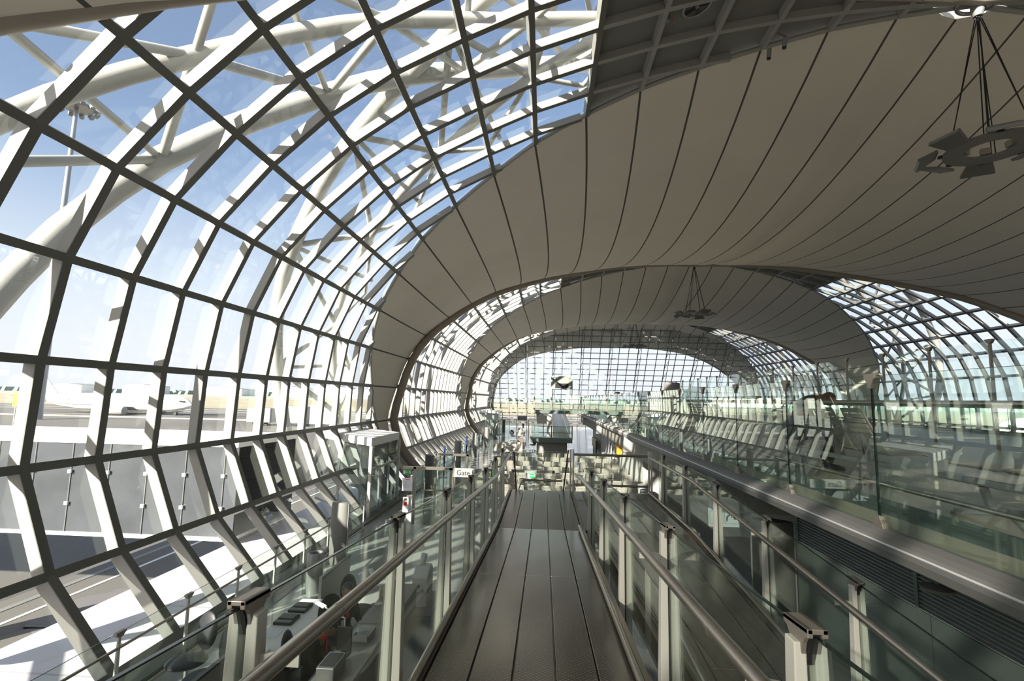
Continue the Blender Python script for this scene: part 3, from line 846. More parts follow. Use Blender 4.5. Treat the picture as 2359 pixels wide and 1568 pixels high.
for x, y, lab in ((-5.2, 34.2, 'black flight display totem with blue edge halfway along the left aisle'), (-5.2, 40.8, 'black flight display totem with blue edge far along the left aisle')):
    o = dup(tt, lab); place(o, x, y, -4.2, .2)

# bin
t = thing('litter_bin', 'round steel litter bin in front of the grey oval column', 'bin', (-4.87, 10.95, -4.2))
MB().lathe([(.165, 0), (.17, .02), (.17, .80), (.145, .815), (.12, .80), (.12, .5), (.0, .5)], (-4.87, 10.95, -4.2), 26).build('body', 'greymetal', t, smooth=40)
MB().lathe([(.118, .52), (.118, .525), (0, .525)], (-4.87, 10.95, -4.2), 20).build('opening', 'rubber', t)
for (x, y, lab) in ((5.45, 33.2, 'steel bin by the concrete wall under the balcony, left of the pair'), (5.5, 21.0, 'steel bin under the balcony near the ramp, right of the pair')):
    t = thing('litter_bin', lab, 'bin', (x - 1.5, y, -4.2))
    MB().lathe([(.17, 0), (.17, .85), (.14, .87), (.12, .85), (.0, .83)], (x - 1.5, y, -4.2), 22).build('body', 'greymetal', t, smooth=40)
    MB().lathe([(.24, 0), (.24, .02), (.0, .02)], (x - 1.5, y, -4.2), 22).build('foot', 'rubber', t)

# ---------------------------------------------------------------- railing along the left glazing
def side_rail(label, ys, x0):
    t = thing('glass_railing', label, 'railing', (x0, ys[0], -4.2))
    for y in ys:
        MB().hexa([(x0 - .012, y - .035, -4.2), (x0 + .012, y - .035, -4.2), (x0 + .012, y + .035, -4.2), (x0 - .012, y + .035, -4.2),
                   (x0 - .012, y - .02, -3.22), (x0 + .012, y - .02, -3.22), (x0 + .012, y + .02, -3.22), (x0 - .012, y + .02, -3.22)]).build('post', 'post', t)
        MB().prism([(y - .08, -3.19), (y + .08, -3.19), (y + .08, -3.215), (y + .03, -3.26), (y - .03, -3.26), (y - .08, -3.215)], x0 - .025, x0 + .025).build('top_clamp', 'clamp', t)
    for a, b in zip(ys, ys[1:]):
        g = MB().box(x0 - .004, x0 + .004, a + .02, b - .02, -4.08, -3.2).build('glass_panel', 'rail_glass', t)
        MB().box(x0 - .005, x0 + .005, a + .02, b - .02, -3.202, -3.198).build('glass_edge', 'glass_edge', g)
    MB().tube([(x0 + .09, ys[0] - .3, -3.35), (x0 + .09, ys[-1] + .1, -3.35)], .019, 12).build('handrail', 'steel', t, smooth=50)
    MB().tube([(x0 + .09, ys[0] - .3, -4.07), (x0 + .09, ys[-1] + .1, -4.07)], .017, 12).build('kick_rail', 'steel', t, smooth=50)
    for y in ys: MB().bar((x0, y, -3.36), (x0 + .09, y, -3.36), .015, .03).build('bracket', 'post', t)
side_rail('glass railing with steel handrail along the foot of the near left glazing', [4.1 + 1.31 * k for k in range(0, 10)], -5.6)
side_rail('glass railing with steel handrail along the left glazing beyond the vestibule', [21.5 + 2.0 * k for k in range(0, 20)], -5.6)
tag(MB().box(-6.3, -5.72, -20.6, 75, -4.2, -4.13).build('baseboard_left', 'panel_dark'), 'dark gutter strip along the foot of the left glazing', 'kerb', None, 'structure')
tag(MB().box(27.6, 28.2, -20.6, 75, -4.2, -4.13).build('baseboard_right', 'panel_dark'), 'dark gutter strip along the foot of the right glazing', 'kerb', None, 'structure')

# ---------------------------------------------------------------- gate desk, lower left
t = thing('gate_counter', 'long grey gate counter below the left handrail', 'counter', (-2.27, 6.5, -4.2))
MB().box(-2.50, -2.04, 4.2, 8.62, -3.15, -3.10).build('worktop', 'counter', t, bevel=.008)
MB().box(-2.12, -2.07, 4.2, 8.60, -4.2, -3.15).build('front_panel', 'counter', t)
MB().box(-2.50, -2.46, 4.2, 8.60, -4.15, -3.15).build('back_panel', 'panel_dark', t)
MB().box(-2.46, -2.12, 8.55, 8.60, -4.2, -3.15).build('end_panel', 'counter', t)
MB().box(-2.80, -2.50, 5.2, 8.45, -3.47, -3.44).build('writing_shelf', 'panel_dark', t)
for y in (5.6, 7.1): MB().box(-2.501, -2.039, y - .004, y + .004, -3.0995, -3.0985).build('joint', 'rubber', t)
t = thing('low_cabinet', 'dark low cabinet at the far end of the gate counter', 'cabinet', (-2.03, 9.4, -4.2))
MB().box(-2.28, -1.86, 8.75, 9.85, -4.2, -3.67).build('body', 'counter', t, bevel=.01)
MB().box(-2.29, -1.85, 8.74, 9.86, -3.67, -3.65).build('top', 'panel_dark', t)
t = thing('ticket_machine', 'white boarding pass machine on the dark low cabinet', 'machine', (-2.1, 9.3, -3.65))
MB().prism([(9.08, -3.65), (9.55, -3.65), (9.55, -3.12), (9.46, -3.03), (9.30, -3.03), (9.08, -3.17)], -2.27, -2.0).build('casing', 'white', t, bevel=.012)
MB().box(-2.18, -2.13, 9.072, 9.085, -3.33, -3.29).build('display', 'black', t)
MB().box(-2.09, -2.06, 9.072, 9.085, -3.40, -3.36).build('button', 'black', t)
MB().box(-2.28, -1.99, 9.075, 9.5, -3.42, -3.412).build('seam', 'panel_dark', t)
tag(MB().tube([(-2.16, 9.36, -3.02), (-2.13, 9.37, -2.84)], [.052, .06], 16).build('paper_cup', 'white', smooth=50), 'white paper cup tilted on top of the boarding pass machine', 'cup')
t = thing('rear_desk', 'light grey desk behind the seated staff, with papers on it', 'desk', (-3.77, 7.5, -4.2))
MB().box(-4.05, -3.48, 6.30, 8.70, -3.49, -3.45).build('desktop', 'white', t, bevel=.006)
MB().box(-3.52, -3.49, 6.32, 8.68, -4.2, -3.49).build('modesty_panel', 'panel_dark', t)
MB().box(-3.50, -3.475, 6.30, 8.70, -3.56, -3.452).build('edge_strip', 'rubber', t)
for y in (6.34, 8.66): MB().box(-4.03, -3.54, y - .02, y + .02, -4.2, -3.49).build('side_panel', 'panel_dark', t)
def part_screen(y0, y1, x, label):
    t = thing('desk_screen', label, 'screen', (x, y0, -4.2))
    MB().box(x - .02, x + .02, y0, y1, -4.2, -3.13).build('panel', 'counter', t)
    MB().box(x - .028, x + .028, y0 - .01, y1 + .01, -3.13, -3.10).build('top_trim', 'black', t)
    MB().box(x - .028, x + .028, y0 - .012, y0, -4.2, -3.13).build('end_trim', 'black', t)
part_screen(8.72, 10.0, -3.76, 'grey desk screen with dark trim behind the rear desk')
part_screen(4.6, 6.24, -3.74, 'grey desk screen with dark trim in front of the two empty chairs')
def flat(name, label, cat, x, y, z, w, d, h, m, rz=0, group=None):
    mb = MB().box(-w / 2, w / 2, -d / 2, d / 2, 0, h).xf(Matrix.Translation((x, y, z)) @ Matrix.Rotation(rz, 4, 'Z'))
    return tag(mb.build(name, m, bevel=min(.004, h / 3)), label, cat, group)
flat('paper_sheet', 'white paper sheets on the rear desk, next to the black devices', 'paper', -3.86, 7.45, -3.449, .2, .30, .004, 'paper', .1)
flat('paper_stack', 'thick stack of white paper on the rear desk, half behind the near post', 'paper', -3.74, 6.82, -3.449, .2, .28, .03, 'paper', 0)
for y, lab in ((7.86, 'nearer flat black device on the rear desk'), (8.3, 'farther flat black device on the rear desk')):
    t = thing('desk_device', lab, 'device', (-3.87, y, -3.45))
    MB().box(-4.02, -3.74, y - .17, y + .15, -3.449, -3.405).build('body', 'black', t, bevel=.012)
    MB().box(-4.0, -3.76, y - .05, y + .13, -3.405, -3.395).build('lid', 'blackleather', t, bevel=.004)
t = thing('paper_tray', 'white cardboard tray with crumpled tissue on the gate counter', 'tray', (-2.3, 6.74, -3.1))
tr = MB().box(-2.40, -2.18, 6.58, 6.88, -3.0985, -3.09)
for a in ((-2.40, -2.39, 6.58, 6.88), (-2.19, -2.18, 6.58, 6.88), (-2.40, -2.18, 6.58, 6.59), (-2.40, -2.18, 6.87, 6.88)): tr.box(*a, -3.09, -3.03)
tr.build('tray', 'white', t)
def crumple(c, r, seed):
    rnd = random.Random(seed); mb = MB().ball(c, r, 12, 8)
    mb.v = [tuple(Vector(c) + (Vector(p) - Vector(c)) * rnd.uniform(.6, 1.2)) for p in mb.v]; return mb
crumple((-2.33, 6.72, -3.04), .055, 3).build('tissue', 'paper', t)
crumple((-2.25, 6.78, -3.055), .04, 5).build('tissue', 'paper', t)
t = thing('monitor', 'black glossy monitor back standing on the gate counter', 'monitor', (-2.36, 6.35, -3.1))
MB().box(-2.45, -2.27, 6.24, 6.27, -3.05, -2.78).build('screen', 'black', t, bevel=.006)
MB().box(-2.38, -2.34, 6.255, 6.29, -3.098, -3.0).build('stand', 'black', t)
MB().box(-2.42, -2.30, 6.2, 6.34, -3.0985, -3.088).build('foot', 'black', t)
t = thing('document_reader', 'steel box shaped document reader on the gate counter, nearest the camera', 'reader', (-2.3, 5.8, -3.1))
MB().box(-2.42, -2.22, 5.62, 5.98, -3.0985, -2.93).build('housing', 'greymetal', t, bevel=.01)
MB().box(-2.40, -2.24, 5.66, 5.94, -2.93, -2.925).build('glass_top', 'black', t)
def desk_lamp(base, top, tip, lit, label):
    t = thing('desk_lamp', label, 'lamp', base)
    MB().lathe([(.06, 0), (.06, .012), (.012, .02)], base, 18).build('base', 'white', t, smooth=40)
    MB().tube([(base[0], base[1], base[2] + .01), top], .011, 10).build('pole', 'white', t, smooth=50)
    MB().tube([top, tip], .011, 10).build('arm', 'white', t, smooth=50)
    d = (Vector(tip) - Vector(top)).normalized(); e = Vector(tip) + d * .2
    MB().bar(tip, e, .07, .03).build('lamp_head', 'white', t, bevel=.012)
    m_ = mat('lamp_tube_' + ('lit' if lit else 'off'), (.9, .92, .85), .3, emit=((1, 1, .85), 14 if lit else .0))
    MB().bar(Vector(tip) + d * .02 + Vector((.0, -.015, .018)), e - d * .02 + Vector((.0, -.015, .018)), .055, .012).build('lamp_tube', m_, t)
desk_lamp((-2.60, 6.9, -3.44), (-2.62, 6.92, -2.97), (-2.98, 7.12, -2.93), True, 'white desk lamp with a lit tube leaning over the seated staff')
desk_lamp((-2.43, 7.75, -3.0985), (-2.42, 7.77, -2.87), (-2.55, 7.9, -2.78), False, 'white desk lamp, unlit, beside the seated man at the counter')
flat('carton', 'small open brown carton on the gate counter by the unlit lamp', 'box', -2.44, 8.1, -3.0985, .1, .2, .1, mat('cardboard', (.42, .32, .2), .8))

def office_chair(label, back_h=.44):
    t = thing('office_chair', label, 'chair', None, 'black office chairs')
    MB().ball((0, 0, .44), .24, 20, 10, (1, 1, .2)).build('seat', 'blackleather', t, smooth=60)
    bk = MB().ball((0, 0, 0), .22, 20, 12, (.19, .9, 1.05 * back_h / .44))
    bk.xf(Matrix.Translation((-.24, 0, .72)) @ Matrix.Rotation(math.radians(-8), 4, 'Y')).build('backrest', 'blackleather', t, smooth=60)
    MB().bar((-.18, 0, .42), (-.25, 0, .62), .05, .015).build('back_bar', 'black', t)
    MB().tube([(0, 0, .08), (0, 0, .42)], .022, 10).build('gas_post', 'greymetal', t, smooth=50)
    st = MB()
    for k in range(5):
        a = 2 * math.pi * k / 5
        st.tube([(0, 0, .10), (.24 * math.cos(a), .24 * math.sin(a), .065)], [.022, .014], 8)
    st.build('star_base', 'black', t, smooth=50)
    for k in range(5):
        a = 2 * math.pi * k / 5
        MB().ball((.24 * math.cos(a), .24 * math.sin(a), .028), .028, 10, 6).build('castor', 'black', t, smooth=60)
    return t
oc = office_chair('black office chair by the left railing, farther of the two empty ones'); place(oc, -4.9, 7.1, -4.2, math.radians(248), 1.1)
o = dup(oc, 'black office chair behind the near desk screen, nearer of the two empty ones'); place(o, -4.4, 6.75, -4.2, math.radians(235), 1.08)
o = dup(oc, 'black office chair the man with the red tie sits on'); place(o, -3.12, 8.02, -4.2, -.6)
o = dup(oc, 'black office chair of the person hidden behind the handrail'); place(o, -3.12, 6.95, -4.2, .15)
o = dup(oc, 'empty black office chair beyond the man with the red tie'); place(o, -3.15, 9.0, -4.2, -.3)
o = dup(oc, 'black office chair in the distance, left of the far ramp'); place(o, .25 - 1.1, 41.0, -4.2, 2.2, 1.2)
o = dup(oc, 'black office chair with a thin stem far away by the end wall'); place(o, -3.0, 50.0, -4.2, 1.2, 1.2)
flat('red_bag', 'red cloth bag on the floor beneath the gate counter', 'bag', -2.72, 6.75, -4.19, .26, .3, .22, 'red', .2)
crumple((-2.72, 6.3, -4.1), .09, 9).xf(Matrix.Identity(4)); tag(crumple((-2.75, 6.3, -4.11), .085, 9).build('plastic_bag', 'paper'), 'crumpled white plastic bag under the gate counter', 'bag')

# ---------------------------------------------------------------- people
def skinned(joints, bones, m, name, parent, root=0, sub=2):
    me = bpy.data.meshes.new(name); me.from_pydata([j[:3] for j in joints], bones, [])
    o = bpy.data.objects.new(name, me); COL.objects.link(o)
    sk = o.modifiers.new('skin', 'SKIN'); sk.use_smooth_shade = True
    for i, j in enumerate(joints):
        d = me.skin_vertices[0].data[i]; d.radius = (j[3], j[4] if len(j) > 4 else j[3]); d.use_root = (i == root)
    sb = o.modifiers.new('sub', 'SUBSURF'); sb.levels = sub; sb.render_levels = sub
    dg = bpy.context.evaluated_depsgraph_get(); ev = bpy.data.meshes.new_from_object(o.evaluated_get(dg))
    mb = MB(); mb.v = [tuple(v.co) for v in ev.vertices]; mb.f = [tuple(p.vertices) for p in ev.polygons]
    bpy.data.objects.remove(o); bpy.data.meshes.remove(me); bpy.data.meshes.remove(ev)
    return mb
def head_mesh(c, fwd_pitch, k=1.0):
    """head with brow, nose, mouth, ears; faces +X before pitching"""
    mb = MB().ball((0, 0, 0), 1, 24, 18)
    out = []
    for x, y, z in mb.v:
        r = Vector((x * .098, y * .078, z * .118))
        if z < 0: r.y *= 1 - .28 * (-z); r.x *= 1 - .10 * (-z)
        if x > .5: r.x -= .012 * max(0, 1 - abs(z + .05) * 1.2) * max(0, 1 - abs(abs(y) - .32) * 5)      # eye sockets
        if x > .75 and abs(y) < .25: r.x += .006 * (1 - abs(y) * 4) * (1 if -.85 < z < .1 else 0)
        out.append(tuple(r))
    mb.v = out
    mb.add([(.092, 0, .012), (.094, -.014, -.030), (.094, .014, -.030), (.122, 0, -.030), (.092, 0, -.038)], [(0, 1, 3), (0, 3, 2), (1, 4, 3), (2, 3, 4)])     # nose
    for s in (-1, 1): mb.add([(x * .5 + .0, s * .080 + y, z - .01) for x, y, z in MB().ball((0, 0, 0), .034, 10, 7, (1, .3, 1)).v], MB().ball((0, 0, 0), .034, 10, 7).f)
    mtx = Matrix.Translation(c) @ Matrix.Rotation(fwd_pitch, 4, 'Y') @ Matrix.Scale(k, 4)
    return mb.xf(mtx), mtx
def hand(w, d, m_parent, up=Vector((0, 0, 1)), side=1, curl=.5):
    """palm with four fingers of different length and a thumb, grown by the skin modifier"""
    w = Vector(w); d = Vector(d).normalized(); s = d.cross(up).normalized() * side; u = s.cross(d) * side
    J = [(*w, .022, .016), (*(w + d * .045), .030, .013), (*(w + d * .075), .030, .012)]; B = [(0, 1), (1, 2)]
    for k, (off, ln) in enumerate(((-.026, .066), (-.009, .078), (.009, .073), (.025, .056))):
        b = w + d * .082 + s * off; i = len(J)
        e1 = b + d * ln * .5 - u * ln * .2 * curl; e2 = e1 + d * ln * .4 - u * ln * .55 * curl
        J += [(*b, .0085), (*e1, .008), (*e2, .007)]; B += [(2, i), (i, i + 1), (i + 1, i + 2)]
    i = len(J); tb = w + d * .03 - s * .03
    J += [(*tb, .011), (*(tb + d * .032 - s * .018), .009), (*(tb + d * .058 - s * .018 - u * .01), .0075)]; B += [(0, i), (i, i + 1), (i + 1, i + 2)]
    return skinned(J, B, None, 'hand', None)
def person(label, P_, skin, top, legs, shoes, hair, loc, rz, sc, tie=None, badge=False, bald=False):
    t = thing('person', label, 'person', None)
    pel, wai, che, nek, hed, sho, elb, wri, hip, kne, ank, toe = [P_[k] for k in ('pel', 'wai', 'che', 'nek', 'hed', 'sho', 'elb', 'wri', 'hip', 'kne', 'ank', 'toe')]
    def mir(p, s): return (p[0], p[1] * s, p[2])
    def frame(grow):
        J = [(*pel, .135 + grow, .115 + grow), (*wai, .125 + grow, .10 + grow), (*che, .155 + grow, .115 + grow), (*nek, .055 + grow * .6, .055 + grow * .6)]
        B = [(0, 1), (1, 2), (2, 3)]
        return J, B
    J, B = frame(0)
    hb = Vector(hed) - (Vector(hed) - Vector(nek)) * .35
    J.append((*hb, .05)); B.append((3, 4))
    for s in (-1, 1):
        i = len(J); J += [(*mir(sho, s), .06), (*mir(elb, s), .042), (*mir(wri, s), .028)]; B += [(2, i), (i, i + 1), (i + 1, i + 2)]
        i = len(J); J += [(*mir(hip, s), .085), (*mir(kne, s), .058), (*mir(ank, s), .036)]; B += [(0, i), (i, i + 1), (i + 1, i + 2)]
    body = skinned(J, B, None, 'body', None)
    hm, mtx = head_mesh(Vector(hed), P_.get('pitch', 0))
    body.add(hm.v, hm.f)
    for s in (-1, 1):
        d = Vector(mir(wri, s)) - Vector(mir(elb, s)); h = hand(mir(wri, s), d, None, side=s); body.add(h.v, h.f)
    body.build('body', skin, t, smooth=180)
    J, B = frame(.016)
    J[3] = (*nek, .062)
    for s in (-1, 1):
        i = len(J); w_ = Vector(mir(elb, s)).lerp(Vector(mir(wri, s)), .9)
        J += [(*mir(sho, s), .078), (*mir(elb, s), .06), (*w_, .044)]; B += [(2, i), (i, i + 1), (i + 1, i + 2)]
    skinned(J, B, None, 'jacket', None).build('jacket', top, t, smooth=180)
    J = [(*pel, .15, .128)]; B = []
    for s in (-1, 1):
        i = len(J); a_ = Vector(mir(kne, s)).lerp(Vector(mir(ank, s)), .92)
        J += [(*mir(hip, s), .105), (*mir(kne, s), .076), (*a_, .058)]; B += [(0, i), (i, i + 1), (i + 1, i + 2)]
    skinned(J, B, None, 'trousers', None).build('trousers', legs, t, smooth=180)
    for s in (-1, 1):
        a, b = Vector(mir(ank, s)), Vector(mir(toe, s))
        skinned([(*(a - (b - a) * .25 - Vector((0, 0, .03))), .042), (*(a.lerp(b, .5) - Vector((0, 0, .02))), .044), (*(b + (b - a) * .2 - Vector((0, 0, .005))), .034)], [(0, 1), (1, 2)], None, 'shoe', None).build('shoe', shoes, t, smooth=180)
    hr = MB().ball((0, 0, 0), 1, 22, 16); keep = MB()
    if not bald:
        hv = []
        for x, y, z in hr.v: hv.append((x * .108 - .008, y * .088, z * .125 + .008))
        idx = [i for i, (x, y, z) in enumerate(hr.v) if z > (.55 if x > .35 else (.05 if x > -.1 else -.5))]
        ok = set(idx); keep.v = hv; keep.f = [f for f in hr.f if all(i in ok for i in f)]
        keep.xf(mtx).build('hair', hair, t, smooth=180)
    else:
        hv = [(x * .100 - .002, y * .080, z * .120 + .002) for x, y, z in hr.v]
        ok = set(i for i, (x, y, z) in enumerate(hr.v) if z > -.5 and x < .35 and (z < .95))
        keep.v = hv; keep.f = [f for f in hr.f if all(i in ok for i in f)]
        keep.xf(mtx).build('hair', hair, t, smooth=180)
    ey = MB()
    for s in (-1, 1): ey.ball((.078, s * .03, .012), .011, 8, 6)
    for s in (-1, 1):
        MB().ball((.081, s * .031, .010), .0115, 10, 8).xf(mtx).build('eye', 'ink', t, smooth=180)
    MB().bar((.088, -.02, -.062), (.088, .02, -.062), .004, .008).xf(mtx).build('mouth', 'skin_dark', t)
    if tie:
        n_, c_ = Vector(nek), Vector(che); f = Vector((.085, 0, 0))
        MB().bar(n_ + Vector((.055, 0, -.03)), c_ + Vector((.135, 0, -.06)), .055, .014, (1, 0, 0)).build('tie', tie, t)
        MB().lathe([(.066, -.02), (.068, .02), (.058, .03)], tuple(n_ + Vector((.005, 0, .0))), 18).build('collar', tie, t, smooth=40)
    if badge:
        c_ = Vector(che); MB().box(c_.x + .125, c_.x + .135, -.11, -.04, c_.z - .17, c_.z - .07).build('badge', 'paper', t)
    place(t, *loc, rz, sc)
    return t
SIT = dict(pel=(0, 0, .60), wai=(.03, 0, .68), che=(.06, 0, .92), nek=(.10, 0, 1.13), hed=(.15, 0, 1.27), sho=(.07, .185, 1.06), elb=(.10, .25, .80), wri=(.34, .15, .76),
           hip=(.06, .09, .59), kne=(.46, .10, .56), ank=(.42, .10, .10), toe=(.56, .11, .045), pitch=math.radians(24))
person('seated man in dark suit with red tie and white badge at the gate counter', SIT, 'skin', 'suit', 'suit', 'black', 'hair', (-3.1, 8.0, -4.2), -.6, .95, 'red', True)
SIT2 = dict(SIT); SIT2.update(hed=(.26, .02, 1.14), nek=(.17, 0, 1.05), che=(.10, 0, .88), wri=(.36, .12, .62), pitch=math.radians(40))
person('seated person in dark clothes with red scarf, mostly hidden behind the handrail', SIT2, 'skin_dark', 'suit', 'suit', 'black', 'hair', (-3.08, 6.95, -4.2), .1, .93, 'red')
BEND = dict(pel=(0, 0, .52), wai=(.06, 0, .72), che=(.20, 0, 1.04), nek=(.38, 0, 1.15), hed=(.55, 0, 1.11), sho=(.26, .18, 1.07), elb=(.40, .24, .74), wri=(.62, .10, .62),
            hip=(.06, .09, .50), kne=(.48, .12, .50), ank=(.50, .11, .10), toe=(.66, .13, .045), pitch=math.radians(58))
person('man in black with shaved head, bent forward on the balcony bench', BEND, 'skin_dark', 'suit', 'suit', 'black', mat('shaved_hair', (.10, .05, .03), .7), (4.14, 8.72, BZ), -.1, 1.04, bald=True)

# ---------------------------------------------------------------- gate vestibule on the left
def vestibule(dx, dy, label, m_glass='screen_glass'):
    A, B, C_, D_ = [(x + dx, y + dy) for x, y in ((-5.92, 17.2), (-5.88, 20.4), (-9.0, 23.4), (-9.2, 20.3))]
    t = thing('gate_vestibule', label, 'vestibule', (A[0], A[1], -4.2), None, 'structure')
    MB().prism([A, B, C_, D_], -1.75, -1.46, 'Z').build('roof', 'white', t, bevel=.01)
    def post(p, w=.05): MB().box(p[0] - w, p[0] + w, p[1] - w, p[1] + w, -4.2, -1.75).build('corner_post', 'post', t)
    post(A); post(B); post((A[0] * .45 + D_[0] * .55, A[1] * .45 + D_[1] * .55), .04)
    def pane(p, q, z0, z1, m): 
        MB().bar((p[0], p[1], (z0 + z1) / 2), (q[0], q[1], (z0 + z1) / 2), .012, z1 - z0).build('glass_panel', m, t)
    pane(A, B, -4.1, -1.78, m_glass); pane(A, D_, -4.1, -1.78, m_glass)
    for z in (-4.15, -2.55): MB().bar((A[0], A[1], z), (B[0], B[1], z), .05, .08).build('cross_bar', 'greymetal', t)
    for z in (-4.15,): MB().bar((A[0], A[1], z), (D_[0], D_[1], z), .05, .08).build('cross_bar', 'greymetal', t)
    M1 = (A[0], A[1] + 1.0); M2 = (A[0], A[1] + 2.1)
    for q in (M1, M2): MB().box(q[0] - .03, q[0] + .03, q[1] - .03, q[1] + .03, -4.2, -2.55).build('door_post', 'greymetal', t)
    lv = MB().bar((B[0] - .5, B[1] + .2, -2.97), (C_[0], C_[1], -2.97), .05, 2.4); lv.build('back_wall', 'panel_dark', t)
    sl = MB(); z = -4.1
    while z < -1.8:
        sl.bar((B[0] - .5, B[1] + .15, z), (C_[0], C_[1] - .06, z), .02, .03); z += .09
    sl.build('back_louvres', 'greymetal', t)
    tb = MB().tube([(A[0] - .9, A[1] + 1.9, -4.2), (A[0] - .9, A[1] + 1.9, -1.75)], .17, 20).build('inner_column', 'greymetal', t, smooth=50)
vestibule(0, 0, 'glass gate vestibule with a white flat roof on the left')
vestibule(.9, 40.5, 'dark glass gate vestibule in the far left corner')

# ---------------------------------------------------------------- gate frames, signs and readers
def gate_frame(x0, x1, y, ext, label, leaf=True):
    t = thing('security_gate', label, 'gate', (x0, y, -4.2))
    for x in (x0, x1): MB().box(x - .04, x + .04, y - .04, y + .04, -4.2, -2.34).build('post', 'steel', t)
    MB().box(x0 - ext, x1 + .04, y - .04, y + .04, -2.42, -2.33).build('top_beam', 'steel', t)
    if leaf:
        xm = x0 + (x1 - x0) * .62
        MB().box(x0 + .06, xm, y - .006, y + .006, -4.12, -2.45).build('glass_leaf', 'rail_glass', t)
        MB().box(xm + .02, x1 - .06, y - .006, y + .006, -4.12, -2.45).build('glass_leaf', 'rail_glass', t)
        MB().box(xm, xm + .02, y - .01, y + .01, -4.15, -2.42).build('leaf_edge', 'greymetal', t)
    return t
gate_frame(-4.28, -3.06, 16.9, .40, 'steel gate frame with glass leaves carrying the green exit sign')
gate_frame(-4.46, -3.14, 21.0, 0, 'steel gate frame standing behind the first one')
gate_frame(-1.0, .35, 16.9, 0, 'brownish steel gate frame right below the landing', leaf=False)
def exit_sign(x, y, z, label, parent_beam=False):
    t = thing('exit_sign', label, 'sign', (x, y, z))
    MB().box(x - .15, x + .15, y - .02, y + .02, z - .085, z + .085).build('casing', 'signlight', t)
    MB().box(x - .135, x + .14, y - .024, y - .02, z - .07, z + .07).build('green_face', 'green', t)
    g = MB().box(x - .125, x - .075, y - .028, y - .024, z - .055, z + .055)
    g.build('door_symbol', 'white', t)
    a = MB().box(x - .045, x + .04, y - .028, y - .024, z - .008, z + .008)
    a.add([(x - .06, y - .028, z), (x - .035, y - .028, z - .025), (x - .035, y - .028, z + .025)], [(0, 1, 2)]); a.build('arrow', 'white', t)
    r = MB().ball((x + .092, y - .026, z + .045), .014, 8, 6, (1, .2, 1))
    for p, q in (((.085, .03), (.095, -.005)), ((.095, -.005), (.06, -.03)), ((.095, -.005), (.115, -.05)), ((.088, .022), (.055, .01)), ((.088, .022), (.12, .0))):
        r.bar((x + p[0], y - .026, z + p[1]), (x + q[0], y - .026, z + q[1]), .014, .004, (0, 1, 0))
    r.build('running_figure', 'white', t)
    return t
exit_sign(-4.52, 16.84, -2.515, 'green exit sign with running figure under the left gate frame')
exit_sign(-.36, 16.80, -2.50, 'green exit sign with running figure seen past the end of the landing')
MB_ = MB().box(-.6, -.2, 16.78, 16.82, -2.415, -2.33); tag(MB_.build('sign_housing', 'greymetal'), 'grey housing above the exit sign past the landing', 'housing')
t = thing('notice_board', 'white printed notice hanging beside the left gate frame', 'notice', (-4.5, 16.82, -2.9))
MB().box(-4.67, -4.335, 16.80, 16.82, -3.12, -2.70).build('sheet', 'paper', t)
nl = MB()
for k in range(8): nl.box(-4.64, -4.38 - .06 * (k % 3), 16.797, 16.80, -2.80 - k * .03, -2.795 - k * .03)
nl.build('printed_lines', 'signgrey', t)
MB().box(-4.57, -4.44, 16.797, 16.80, -2.752, -2.735).build('heading', 'red', t)
t = thing('card_reader', 'white card reader with a red display on a slim post', 'reader', (-4.3, 16.05, -4.2))
MB().box(-4.32, -4.14, 16.1, 16.2, -4.2, -3.12).build('post', 'white', t, bevel=.01)
MB().box(-4.41, -4.22, 16.0, 16.09, -3.63, -3.17).build('casing', 'white', t, bevel=.01)
MB().box(-4.36, -4.27, 15.995, 16.0, -3.27, -3.2).build('dark_window', 'black', t)
MB().box(-4.36, -4.27, 15.995, 16.0, -3.42, -3.30).build('red_display', 'red', t)
t = thing('gate_sign', 'pale sign reading Gate F3 beside the left gate frame', 'sign', (-2.45, 16.9, -2.5))
MB().box(-3.005, -1.88, 16.87, 16.9, -2.63, -2.34).build('board', 'signgrey', t)
lettering('Gate F3', .25, (-2.87, 16.866, -2.57), 'ink', t, sx=.9)
for x in (-2.93, -1.9): MB().box(x - .02, x + .02, 16.88, 16.92, -4.2, -2.34).build('post', 'steel', t)
t = thing('low_barrier', 'low chrome barrier rail inside the left gate', 'barrier', (-3.9, 18.0, -4.2))
MB().tube([(-4.3, 18, -3.3), (-3.2, 18.1, -3.3), (-3.05, 18.1, -3.4)], .025, 10).build('rail', 'steel', t, smooth=50)
for x in (-4.2, -3.25): MB().tube([(x, 18.04, -4.2), (x, 18.04, -3.3)], .02, 8).build('leg', 'steel', t, smooth=50)
t = thing('stanchion', 'white stanchion with a round base behind the left gate frame', 'stanchion', (-3.0, 19.6, -4.2))
MB().lathe([(.2, 0), (.2, .02), (.02, .04), (.02, .72)], (-3.0, 19.6, -4.2), 18).build('pole', 'white', t, smooth=40)
MB().box(-3.1, -2.9, 19.55, 19.65, -3.5, -3.38).build('head', 'white', t)
